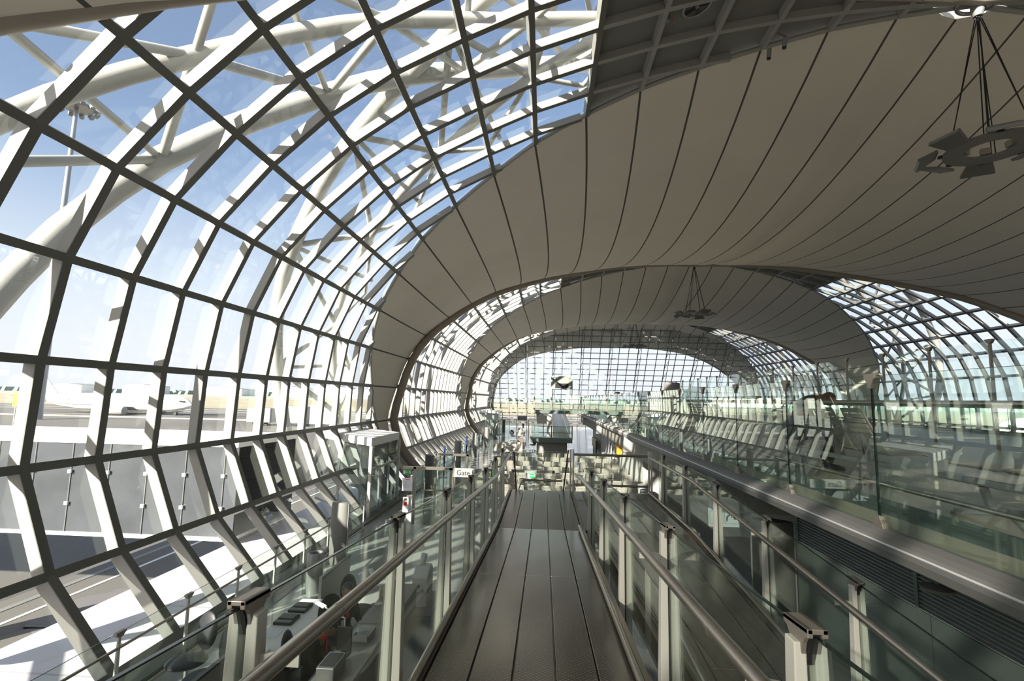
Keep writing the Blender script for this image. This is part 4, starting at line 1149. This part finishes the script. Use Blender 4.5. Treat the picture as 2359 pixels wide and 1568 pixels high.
# phone and fountain sign under the balcony
t = thing('pictogram_sign', 'white sign with telephone and drinking fountain pictograms under the balcony', 'sign', (3.74, 10.9, -2.34))
MB().box(3.43, 4.04, 10.9, 10.93, -2.53, -2.16).build('board', mat('backlit_sign', (.5, .55, .5), .5, emit=((.78, .92, .82), .16)), t)
for x0 in (3.45, 3.75):
    o_ = MB()
    for a in ((x0, x0 + .27, -2.47, -2.465), (x0, x0 + .27, -2.225, -2.22), (x0, x0 + .005, -2.47, -2.22), (x0 + .265, x0 + .27, -2.47, -2.22)): o_.box(a[0], a[1], 10.896, 10.9, a[2], a[3])
    o_.build('frame_line', 'ink', t)
ph = MB(); cx_, cz_ = 3.64, -2.345; prv = None
for k in range(9):
    a = math.radians(110 + 140 * k / 8); p = (cx_ + .07 * math.cos(a), 10.894, cz_ + .085 * math.sin(a))
    if prv: ph.bar(prv, p, .028, .006, (0, 1, 0))
    prv = p
ph.box(3.595, 3.655, 10.892, 10.898, -2.275, -2.25).box(3.595, 3.655, 10.892, 10.898, -2.44, -2.415); ph.build('phone_symbol', 'ink', t)
fo = MB().ball((3.90, 10.895, -2.26), .024, 12, 8, (1, .2, 1))
for p, q, w_ in (((3.88, -2.275), (3.80, -2.32), .032), ((3.80, -2.32), (3.79, -2.42), .028), ((3.875, -2.29), (3.90, -2.345), .018)): fo.bar((p[0], 10.895, p[1]), (q[0], 10.895, q[1]), w_, .006, (0, 1, 0))
fo.add([(3.905, 10.894, -2.32), (3.985, 10.894, -2.32), (3.975, 10.894, -2.38), (3.94, 10.894, -2.38)], [(0, 1, 2, 3)]); fo.build('fountain_symbol', 'ink', t)
for x in (3.5, 3.97): MB().box(x - .008, x + .008, 10.905, 10.92, -2.16, -1.36).build('hanger', 'greymetal', t)
# dome camera arm in front of the louvres
t = thing('ceiling_lamp', 'dark round lamp on a stem in front of the louvres', 'lamp', (4.0, 6.0, -1.41))
MB().tube([(3.98, 5.55, -1.4), (3.98, 5.55, -1.78)], .02, 10).build('stem', 'panel_dark', t, smooth=50)
MB().lathe([(.0, 0), (.14, .0), (.15, .03), (.05, .06)], (3.98, 5.55, -1.83), 20).build('shade', 'panel_dark', t, smooth=40)
# counter, phones in the far concrete wall
t = thing('wall_cabinet', 'tan wall cabinet with a black arm on the concrete wall under the balcony', 'cabinet', (4.1, 39.5, -3.2))
MB().box(3.95, 4.25, 38.4, 41.6, -3.65, -2.95).build('body', mat('tan_laminate', (.40, .34, .24), .5), t, bevel=.02)
MB().box(3.88, 3.96, 38.0, 38.35, -3.9, -3.0).build('arm', 'black', t, bevel=.02)
for k in range(3):
    y = 29.2 + k * 1.1
    t = thing('pay_phone', ['steel pay phone under the balcony, nearest of three', 'steel pay phone under the balcony, middle of three', 'steel pay phone under the balcony, farthest of three'][k], 'phone', (4.1, y, -3.2), 'pay phones')
    MB().box(4.08, 4.25, y - .25, y + .25, -3.2, -2.45).build('body', 'greymetal', t, bevel=.02)
    MB().box(4.03, 4.08, y - .2, y - .1, -2.95, -2.55).build('handset', 'black', t, bevel=.02)
tag(MB().box(4.0, 4.25, 27.9, 28.3, -2.9, -2.4).build('phone_booth_panel', mat('orange_panel', (.75, .36, .02), .5)), 'orange panel next to the pay phones', 'panel')

# ---------------------------------------------------------------- F5 bridge, sign and ramp in the distance
t = thing('gate_bridge', 'green glazed bridge crossing to the far gate ramp at eye level', 'bridge', (2, 48, -1.05), None)
MB().box(-.9, 8.0, 47.6, 50.2, -1.32, -1.05).build('deck', 'counter', t)
MB().box(-.9, 8.0, 47.56, 47.6, -1.34, -1.03).build('fascia', 'teal', t)
MB().box(-.9, 7.5, 47.62, 47.64, -1.05, .12).build('glass_panel', 'screen_glass', t)
MB().box(-.92, -.9, 47.6, 50.2, -1.05, .12).build('glass_panel', 'screen_glass', t)
for z in (.0, -.45, -.9): MB().tube([(-.9, 47.7, z), (7.5, 47.7, z)], .025, 8).build('rail', 'teal', t, smooth=50)
for x in (-.9, .7, 2.75, 4.3, 5.9, 7.4): MB().box(x - .05, x + .05, 47.6, 47.7, -1.05, .2).build('post', 'clamp', t)
MB().hexa([(-.7, 47.8, -1.5), (.35, 47.8, -1.5), (.35, 54, -2.6), (-.7, 54, -2.6), (-.7, 47.8, -1.32), (.35, 47.8, -1.32), (.35, 54, -2.4), (-.7, 54, -2.4)]).build('stair_soffit', 'panel_dark', t)
MB().box(.30, .72, 44.2, 44.6, -4.2, -1.32).build('column', 'concrete', t)
def R5(y): return -2.95 + (y - 40.5) * .075
t = thing('metal_ramp', 'bluish metal ramp in the distance below the F5 sign', 'ramp', (1.4, 48, -3))
for i in range(5):
    x0 = .78 + i * .26
    MB().hexa([(x0, 40.5, R5(40.5) - .1), (x0 + .25, 40.5, R5(40.5) - .1), (x0 + .25, 58, R5(58) - .1), (x0, 58, R5(58) - .1), (x0, 40.5, R5(40.5)), (x0 + .25, 40.5, R5(40.5)), (x0 + .25, 58, R5(58)), (x0, 58, R5(58))]).build('plank', 'steel', t)
MB().box(-.95, 2.15, 38.2, 40.5, -3.2, -2.95).build('landing', 'counter', t)
MB().box(-.97, 2.17, 38.14, 38.2, -3.24, -2.93).build('fascia', 'teal', t)
for x in (.74, 2.10):
    MB().tube([(x, 40.5, R5(40.5) + .85), (x, 58, R5(58) + .85)], .03, 8).build('handrail', 'steel', t, smooth=50)
    MB().bar((x, 40.5, R5(40.5) + .42), (x, 58, R5(58) + .42), .012, .8).build('glass_panel', 'screen_glass', t)
MB().box(-.95, 2.15, 38.2, 38.215, -2.95, -2.0).build('glass_panel', 'screen_glass', t)
for z in (-2.05, -2.5, -2.9): MB().tube([(-.95, 38.3, z), (2.15, 38.3, z)], .022, 8).build('rail', 'teal', t, smooth=50)
for x in (-.95, .6, 2.15): MB().box(x - .04, x + .04, 38.2, 38.3, -2.95, -1.95).build('post', 'clamp', t)
MB().box(-.5, 1.8, 38.6, 40.2, -4.2, -3.2).build('support_block', 'panel_dark', t)
def flight_sign(x0, y, txt, label, zb):
    t = thing('flight_sign', label, 'sign', (x0, y, zb))
    MB().box(x0, x0 + 2.05, y - .06, y + .06, .98, 2.2).build('board', 'signlight', t)
    MB().box(x0 + .4, x0 + 1.66, y - .075, y - .06, 1.06, 1.52).build('display', 'black', t)
    lettering(txt, .52, (x0 + .13, y - .07, 1.74), 'ink', t)
    ar = MB().bar((x0 + 1.78, y - .065, 1.92), (x0 + 1.9, y - .065, 2.03), .03, .01, (0, 1, 0)).box(x0 + 1.72, x0 + 1.75, y - .07, y - .06, 1.95, 2.08).box(x0 + 1.75, x0 + 1.84, y - .07, y - .06, 2.05, 2.08)
    ar.build('arrow', 'ink', t)
    for x in (x0 + .04, x0 + 2.0): MB().box(x - .04, x + .04, y - .03, y + .03, zb + .004, 1.0).build('leg', 'post', t)
flight_sign(.66, 47.95, 'F5', 'pale flight sign reading F5 with a black display, above the far bridge', -1.05)
flight_sign(18.75, 39.0, 'F6', 'pale flight sign reading F6 on the right, seen through the balcony glass', BZ)
t = thing('gate_sign', 'faint sign reading Gate F5 at the far glass doors', 'sign', (-2.5, 58, -2.4))
MB().box(-3.0, -1.9, 58, 58.04, -2.5, -1.95).build('board', 'signgrey', t); lettering('Gate F5', .30, (-2.95, 57.99, -2.35), 'ink', t, sx=.85)
for x in (-2.95, -1.95): MB().box(x - .02, x + .02, 58.04, 58.08, -4.2, -1.95).build('post', 'greymetal', t)
gate_frame(-5.0, -3.1, 58.0, 0, 'dark steel gate frame at the far end, left of the Gate F5 sign')
gate_frame(-1.7, .0, 58.0, 0, 'dark steel gate frame at the far end, right of the Gate F5 sign')
t = thing('draped_machine', 'cream covered machine on a brown cabinet near the far ramp', 'machine', (-2.0, 45, -4.2))
MB().box(-2.3, -1.75, 44.8, 45.4, -4.2, -3.55).build('cabinet', mat('brown_laminate', (.14, .10, .07), .5), t)
crumple((-2.02, 45.1, -3.05), .42, 4).build('cover', 'seat', t, smooth=60)
MB().box(-1.9, -1.72, 45, 45.1, -2.62, -2.2).build('head', 'black', t)

# ---------------------------------------------------------------- chandeliers of flood lights
def chandelier(y, label, zc=6.4):
    t = thing('chandelier', label, 'chandelier', (XC, y, 10.2), 'ring chandeliers')
    ring = MB(); n = 36
    for i in range(n):
        a, b = 2 * math.pi * i / n, 2 * math.pi * (i + 1) / n
        q = []
        for z in (zc - .03, zc + .03):
            for (r, th) in ((.5, a), (.92, a), (.92, b), (.5, b)): q.append((XC + r * math.cos(th), y + r * math.sin(th), z))
        ring.hexa(q)
    ring.build('ring', 'panel_dark', t, smooth=40)
    for k in range(8):
        a = 2 * math.pi * (k + .35) / 8; tilt = .5 if k % 2 else -.35
        mtx = Matrix.Translation((XC + 1.2 * math.cos(a), y + 1.2 * math.sin(a), zc)) @ Matrix.Rotation(a, 4, 'Z') @ Matrix.Rotation(tilt, 4, 'Y')
        f = MB().hexa([(-.20, -.24, -.035), (.26, -.36, -.05), (.26, .36, -.05), (-.20, .24, -.035), (-.20, -.24, .035), (.26, -.36, .055), (.26, .36, .055), (-.20, .24, .035)]).xf(mtx)  .build('flood_light', 'column', t, bevel=.01)
        MB().hexa([(.26, -.33, -.04), (.27, -.33, -.04), (.27, .33, -.04), (.26, .33, -.04), (.26, -.33, .045), (.27, -.33, .045), (.27, .33, .045), (.26, .33, .045)]).xf(mtx).build('lens', 'signgrey', f)
        MB().bar((XC + .8 * math.cos(a), y + .8 * math.sin(a), zc), (XC + 1.0 * math.cos(a), y + 1.0 * math.sin(a), zc), .12, .05).build('arm', 'black', t)
    for k in range(6):
        a = 2 * math.pi * k / 6
        bx = MB().box(-.07, .07, -.1, .1, 0, .15).xf(Matrix.Translation((XC + .5 * math.cos(a), y + .5 * math.sin(a), zc + .05)) @ Matrix.Rotation(a, 4, 'Z'))
        bx.build('ballast_box', 'seat', t)
    for k in range(4):
        a = 2 * math.pi * (k + .5) / 4
        for d in (-.05, .05):
            MB().tube([(XC + d * .5, y, 10.1), (XC + .8 * math.cos(a + d), y + .8 * math.sin(a + d), zc)], .013, 6, False).build('cable', 'rubber', t)
    MB().lathe([(.1, -.25), (.14, -.1), (.14, .1)], (XC, y, 10.2), 16).build('hub', 'greymetal', t, smooth=40)
    hr = [(XC + .42 * math.cos(2 * math.pi * k / 24), y + .34 * math.sin(2 * math.pi * k / 24), 10.3) for k in range(25)]
    MB().tube(hr, .05, 8, False).build('hub_ring', 'steel', t, smooth=50)
    return t
chandelier(12.45, 'dark ring chandelier of flood lights hanging in the upper right corner')
chandelier(36.8, 'ring chandelier of flood lights hanging before the second membrane')
chandelier(61.2, 'farthest ring chandelier, seen against the end wall', 6.6)

# cameras, fan on the roof structure
t = thing('camera_cluster', 'pair of security cameras hanging from the ceiling ribs beside the membrane', 'camera', (6.2, 13.1, 10.0))
MB().bar((6.25, 13.0, 10.05), (6.35, 12.7, 9.7), .04, .04).build('arm', 'clamp', t)
for i, (x, y, z) in enumerate(((6.3, 12.75, 9.62), (6.0, 13.0, 9.5))):
    c = MB().tube([(x, y, z + .1), (x, y + .05, z - .12)], .06, 12).build('camera_body', 'signgrey', t, smooth=50)
    MB().tube([(x, y + .05, z - .12), (x, y + .07, z - .17)], .05, 12).build('lens', 'black', c, smooth=50)
t = thing('extractor_fan', 'round extractor fan set in a dark ceiling panel', 'fan', (3.6, 11.5, 9.6))
zc = 9.62; fc = Vector((3.62, 11.45, zc))
MB().tube([fc + Vector((.33 * math.cos(k * math.pi / 12), .33 * math.sin(k * math.pi / 12), .09 * math.cos(k * math.pi / 12))) for k in range(25)], .03, 8, False).build('shroud', 'greymetal', t, smooth=50)
for k in range(5):
    a = k * 2 * math.pi / 5; e = Vector((math.cos(a), math.sin(a), .27 * math.cos(a)))
    MB().bar(fc + e * .05, fc + e * .3, .09, .01).build('blade', 'black', t)
MB().ball(fc, .05, 10, 8).build('hub', 'signgrey', t, smooth=60)
t = thing('detector_box', 'small pale detector box with a red light on the ceiling panel by the fan', 'detector', (2.9, 11.6, 9.4))
MB().box(2.85, 2.99, 11.55, 11.68, 9.38, 9.46).build('casing', 'signgrey', t)
MB().ball((3.05, 11.6, 9.4), .02, 8, 6).build('red_light', 'red', t)

# ---------------------------------------------------------------- outside
tag(MB().box(-9.15, -6.3, -20.6, 76, -4.75, -4.4).build('outer_ledge', 'ledge'), 'white roof ledge outside the foot of the left glazing', 'ledge', None, 'structure')
tag(MB().box(28.2, 31.0, -20.6, 76, -4.75, -4.4).build('outer_ledge', 'ledge'), 'white roof ledge outside the foot of the right glazing', 'ledge', None, 'structure')
tag(MB().box(-8.6, 30.5, -20.6, 78, -8.5, -4.75).build('wall_base', 'concrete'), 'storey below the lounge', 'wall', None, 'structure')
tag(MB().box(-3000, 3000, -600, 260, -8.7, -8.5).build('ground', 'apron'), 'concrete and asphalt airport apron', 'ground', None, 'structure')
tag(MB().box(-3000, 3000, 260, 700, -8.7, -8.5).build('ground_grass', mat('dry_grass', (.36, .32, .22), .9, 0, .25, .02)), 'dry grass strip beyond the taxiway', 'grass', None, 'structure')
tag(MB().box(-3000, 3000, 700, 3500, -8.7, -8.5).build('ground_far', mat('far_field', (.34, .36, .29), .9, 0, .3, .004)), 'green fields towards the horizon', 'field', None, 'structure')
for y0, y1, m_, lab in ((150, 158, (.55, .5, .42), 'pale'), (205, 216, (.24, .23, .22), 'dark'), (232, 236, (.6, .57, .5), 'light')):
    tag(MB().box(-900, 900, y0, y1, -8.52, -8.49).build('taxiway_strip', mat('taxiway_' + lab, m_, .9)), lab + ' strip of taxiway across the apron', 'taxiway', None, 'structure')
ln = MB().xf(Matrix.Identity(4))
for a, b, w_ in (((-34, 20), (-9, 13), .22), ((-34, 23.2), (-9, 15.8), .5)):
    pass
tag(MB().bar((-19.5, -10, -8.49), (-19.5, 60, -8.49), .16, .02).build('apron_line', 'white'), 'white painted line on the apron beside the jet bridge', 'line', None, 'structure')
tag(MB().bar((-20.7, -10, -8.49), (-20.7, 60, -8.49), .3, .02).build('apron_line', 'panel_dark'), 'dark joint on the apron beside the white line', 'line', None, 'structure')
for i, (x, y, r) in enumerate(((-16.7, 20.6, 1.5), (-17.3, 18.2, 1.2), (-15.2, 17.4, .6))):
    rnd = random.Random(i); pts = [(x + r * rnd.uniform(.5, 1.2) * math.cos(k * .45) * 1.5, y + r * rnd.uniform(.4, 1.0) * math.sin(k * .45)) for k in range(14)]
    tag(MB().prism(pts, -8.5, -8.49, 'Z').build('oil_stain', mat('oil_stain', (.16, .15, .15), .8)), ['largest', 'middle sized', 'smallest'][i] + ' dark stain on the apron beyond the ledge', 'stain', None, 'structure')
# jet bridge
t = thing('jet_bridge', 'glass sided jet bridge with a white roof outside the left glazing', 'jet bridge', (-20, 16, -8.5))
MB().box(-44, -9.0, 14.5, 18.0, -1.62, -1.42).build('roof', 'white', t, bevel=.02)
MB().box(-44, -9.0, 14.5, 18.0, -4.30, -4.20).build('deck', 'white', t)
bg_ = mat('bridge_glass', (.06, .066, .075), .1, 0, .5, .8)
MB().box(-44, -9.0, 14.55, 14.6, -4.2, -1.62).build('side_glass', bg_, t)
MB().box(-44, -9.0, 17.9, 17.95, -4.2, -1.62).build('side_glass', bg_, t)
x = -9.4
while x > -26:
    MB().tube([(x, 14.53, -4.2), (x, 14.53, -1.62)], .012, 6).build('tension_rod', 'greymetal', t)
    for z in (-2.45, -3.38): MB().box(x - .05, x + .05, 14.47, 14.52, z - .05, z + .05).build('glass_fitting', 'white', t)
    x -= 1.2
for x in (-19.5, -33):
    MB().hexa([(x - .5, 15.7, -8.5), (x + .5, 15.7, -8.5), (x + .5, 16.8, -8.5), (x - .5, 16.8, -8.5), (x - .2, 15.9, -4.3), (x + .2, 15.9, -4.3), (x + .2, 16.6, -4.3), (x - .2, 16.6, -4.3)]).build('column', 'concrete', t)

def airliner(label, nose, dirx, engines=True, k=1.0, stripe=None):
    """wide-body airliner along X; dirx = -1 when the tail lies towards -X"""
    t = thing('airliner', label, 'aircraft', (nose[0], nose[1], -8.5))
    def P3(u, v, w_): return (nose[0] + dirx * u, nose[1] + v, nose[2] + w_)
    fz = MB(); st = [(0, .05, -.6), (.6, .75, -.5), (2, 1.6, -.25), (4, 2.3, -.08), (7, 2.85, 0), (12, 2.95, 0), (42, 2.95, 0), (50, 2.3, .4), (57, 1.3, 1.0), (62, .45, 1.5)]
    n = 22; vs = []
    for (u, r, dz) in st:
        for j in range(n):
            a = 2 * math.pi * j / n; vs.append(P3(u * k, r * k * math.cos(a), r * k * math.sin(a) + dz * k))
    fs = [(i * n + j, i * n + (j + 1) % n, (i + 1) * n + (j + 1) % n, (i + 1) * n + j) for i in range(len(st) - 1) for j in range(n)] + [tuple(range(n)), tuple((len(st) - 1) * n + j for j in range(n))]
    fz.add(vs, fs); fz.build('fuselage', 'white', t, smooth=60)
    for s in (-1, 1):
        w_ = MB().hexa([P3(20 * k, s * 2.6 * k, -1.6 * k), P3(30 * k, s * 2.6 * k, -1.6 * k), P3(40 * k, s * 28 * k, .4 * k), P3(37 * k, s * 28 * k, .4 * k), P3(21 * k, s * 2.6 * k, -1.0 * k), P3(30 * k, s * 2.6 * k, -1.2 * k), P3(40 * k, s * 28 * k, .6 * k), P3(37 * k, s * 28 * k, .6 * k)])
        w_.build('wing', 'white', t)
        MB().tube([P3(17.5 * k, s * 9 * k, -2.7 * k), P3(18.5 * k, s * 9 * k, -2.7 * k), P3(23 * k, s * 9 * k, -2.6 * k), P3(25 * k, s * 9 * k, -2.4 * k)], [1.35 * k, 1.55 * k, 1.45 * k, .7 * k], 20).build('engine', 'signgrey', t, smooth=50)
        MB().hexa([P3(54 * k, s * 1.2 * k, 1 * k), P3(59 * k, s * 1.2 * k, 1 * k), P3(62 * k, s * 9 * k, 1.6 * k), P3(60 * k, s * 9 * k, 1.6 * k), P3(54 * k, s * 1.2 * k, 1.2 * k), P3(59 * k, s * 1.2 * k, 1.2 * k), P3(62 * k, s * 9 * k, 1.7 * k), P3(60 * k, s * 9 * k, 1.7 * k)]).build('tailplane', 'white', t)
    MB().hexa([P3(51 * k, -.2, 2 * k), P3(60 * k, -.2, 2 * k), P3(60 * k, .2, 2 * k), P3(51 * k, .2, 2 * k), P3(59 * k, -.1, 11 * k), P3(63 * k, -.1, 11 * k), P3(63 * k, .1, 11 * k), P3(59 * k, .1, 11 * k)]).build('fin', 'white', t)
    MB().bar(P3(2.0 * k, -1.35 * k, .55 * k), P3(3.6 * k, -1.95 * k, .75 * k), .5 * k, .5 * k).build('cockpit_window', 'ink', t)
    gz = nose[2] + 8.5
    for u, v in ((6, 0), (30, -4), (30, 4)):
        MB().tube([P3(u * k, v * k, -2.5 * k), P3(u * k, v * k, -gz + .5)], .18 * k, 8).build('gear_leg', 'greymetal', t)
        MB().tube([P3(u * k, v * k - .5, -gz + .55), P3(u * k, v * k + .5, -gz + .55)], .55, 16).build('wheel', 'rubber', t, smooth=50)
    wi = MB(); u = 9.0
    while u < 46:
        wi.box(*sorted((P3(u * k, 0, 0)[0], P3((u + .35) * k, 0, 0)[0])), P3(0, -2.97 * k, 0)[1], P3(0, -2.9 * k, 0)[1], nose[2] + .45 * k, nose[2] + .85 * k); u += 1.0
    wi.build('cabin_windows', 'signgrey', t)
    if stripe: MB().box(*sorted((P3(7 * k, 0, 0)[0], P3(46 * k, 0, 0)[0])), P3(0, -2.98 * k, 0)[1], P3(0, -2.85 * k, 0)[1], nose[2] - .75 * k, nose[2] - .5 * k).build('stripe', stripe, t)
airliner('white wide body airliner parked on the apron on the left', (-125, 172, -4.2), -1)
airliner('white airliner nose seen through the balcony glass on the right', (118, 140, -4.9), 1, k=.92, stripe=mat('cheatline', (.45, .28, .22), .5))

# flood light mast
def mast(x, y, h, r, label):
    t = thing('floodlight_mast', label, 'mast', (x, y, -8.5), 'apron flood light masts')
    MB().tube([(x, y, -8.5), (x, y, -8.5 + h * .55), (x, y, -8.5 + h * .552), (x, y, -8.5 + h)], [r, r * .8, r * .6, r * .4], 14).build('pole', 'greymetal', t, smooth=50)
    MB().lathe([(h * .045, 0), (h * .048, .3), (h * .045, .6)], (x, y, -8.5 + h), 20).build('head_frame', 'greymetal', t)
    for k_ in range(12):
        a = k_ * math.pi / 6
        MB().box(-.6, .6, -.5, .5, -.8, .5).xf(Matrix.Translation((x + h * .055 * math.cos(a), y + h * .055 * math.sin(a), -8.5 + h)) @ Matrix.Rotation(a, 4, 'Z') @ Matrix.Rotation(.5, 4, 'Y')).build('flood_light', 'signgrey', t)
mast(-140.5, 131.5, 92, 1.35, 'tall grey flood light mast on the apron, upper left')
mast(86, 640, 62, 1.4, 'distant flood light mast beyond the end wall')
# ground equipment
cab_ = mat('cabin_paint', (.30, .31, .31), .5)
t = thing('apron_sign', 'yellow stand sign box on the apron at the left edge', 'sign', (-66.6, 60, -8.5))
MB().box(-67.4, -66.7, 59.8, 60.0, -2.3, -.6).build('box', mat('yellow_sign', (.75, .6, .02), .5), t)
MB().tube([(-67.0, 59.9, -8.5), (-67.0, 59.9, -2.3)], .1, 8).build('pole', 'greymetal', t)
for i, (x, y, w_, h_) in enumerate(((-78, 128, 8, 4.6), (-69, 128, 9, 5.2), (-60, 126, 7, 5.8))):
    t = thing('bridge_cabin', ['white boarding bridge cabin on the apron, left of three', 'white boarding bridge cabin on the apron, middle of three', 'white boarding bridge cabin on the apron, right of three'][i], 'cabin', (x, y, -8.5), 'boarding bridge cabins')
    MB().box(x, x + w_ * .8, y, y + 5, -7.6, -8.5 + h_).build('body', cab_, t, bevel=.1)
    MB().box(x + .8, x + w_ * .45, y - .06, y, -6.8, -9.2 + h_).build('window', 'signgrey', t)
    MB().box(x + w_ * .5, x + w_ * .62, y - .05, y, -7.4, -9.4 + h_).build('door', 'greymetal', t)
    for q in (.2, .6): MB().tube([(x + w_ * q, y + 1, -8.0), (x + w_ * q, y + 1.4, -8.0)], .5, 14).build('wheel', 'rubber', t, smooth=50)
for i, (x, y, w_, h_) in enumerate(((-640, 1150, 70, 22), (-545, 1200, 60, 26), (-480, 1180, 90, 20), (-900, 1250, 120, 18), (-1150, 1300, 90, 22), (60, 1400, 120, 20), (420, 1300, 90, 22), (-1300, 1250, 80, 20))):
    t = thing('hangar', ['white hangar on the horizon behind the boarding cabins', 'white hangar on the horizon with a taller front', 'long white hangar on the horizon left of the near membrane', 'long low white hangar behind the airliner', 'white hangar behind the airliner tail',
                         'low white hangar seen through the end wall', 'white hangar on the horizon to the right', 'white hangar at the far left edge'][i], 'hangar', (x, y, -8.5), 'hangars on the horizon')
    MB().box(x, x + w_, y, y + 60, -8.5, h_ - 8.5).build('hall', 'white', t)
    MB().prism([(x - 2, h_ - 8.5), (x + w_ + 2, h_ - 8.5), (x + w_ * .5, h_ - 4)], y - 1, y + 61, 'Y').build('roof', 'signgrey', t)
tl = MB(); rnd = random.Random(11); tv = []
x = -2600.0; pr = [(x, -8.5)]
for k_ in range(500):
    x += rnd.uniform(6, 16); pr.append((x, -8.5 + rnd.uniform(9, 13)))
n_ = len(pr)
for i in range(n_ - 1):
    x0, z0 = pr[i]; x1, z1 = pr[i + 1]; y0 = 1500 + rnd.uniform(-40, 40)
    tl.hexa([(x0, y0, -8.5), (x1, y0, -8.5), (x1, y0 + 40, -8.5), (x0, y0 + 40, -8.5), (x0 + 2, y0 + 6, z0), (x1 - 1, y0 + 6, z1), (x1 - 1, y0 + 30, z1), (x0 + 2, y0 + 30, z0)])
tag(tl.build('treeline', mat('tree_line_green', (.25, .30, .26), .9, 0, .25, .03)), 'hazy band of trees along the horizon', 'trees', None, 'stuff')
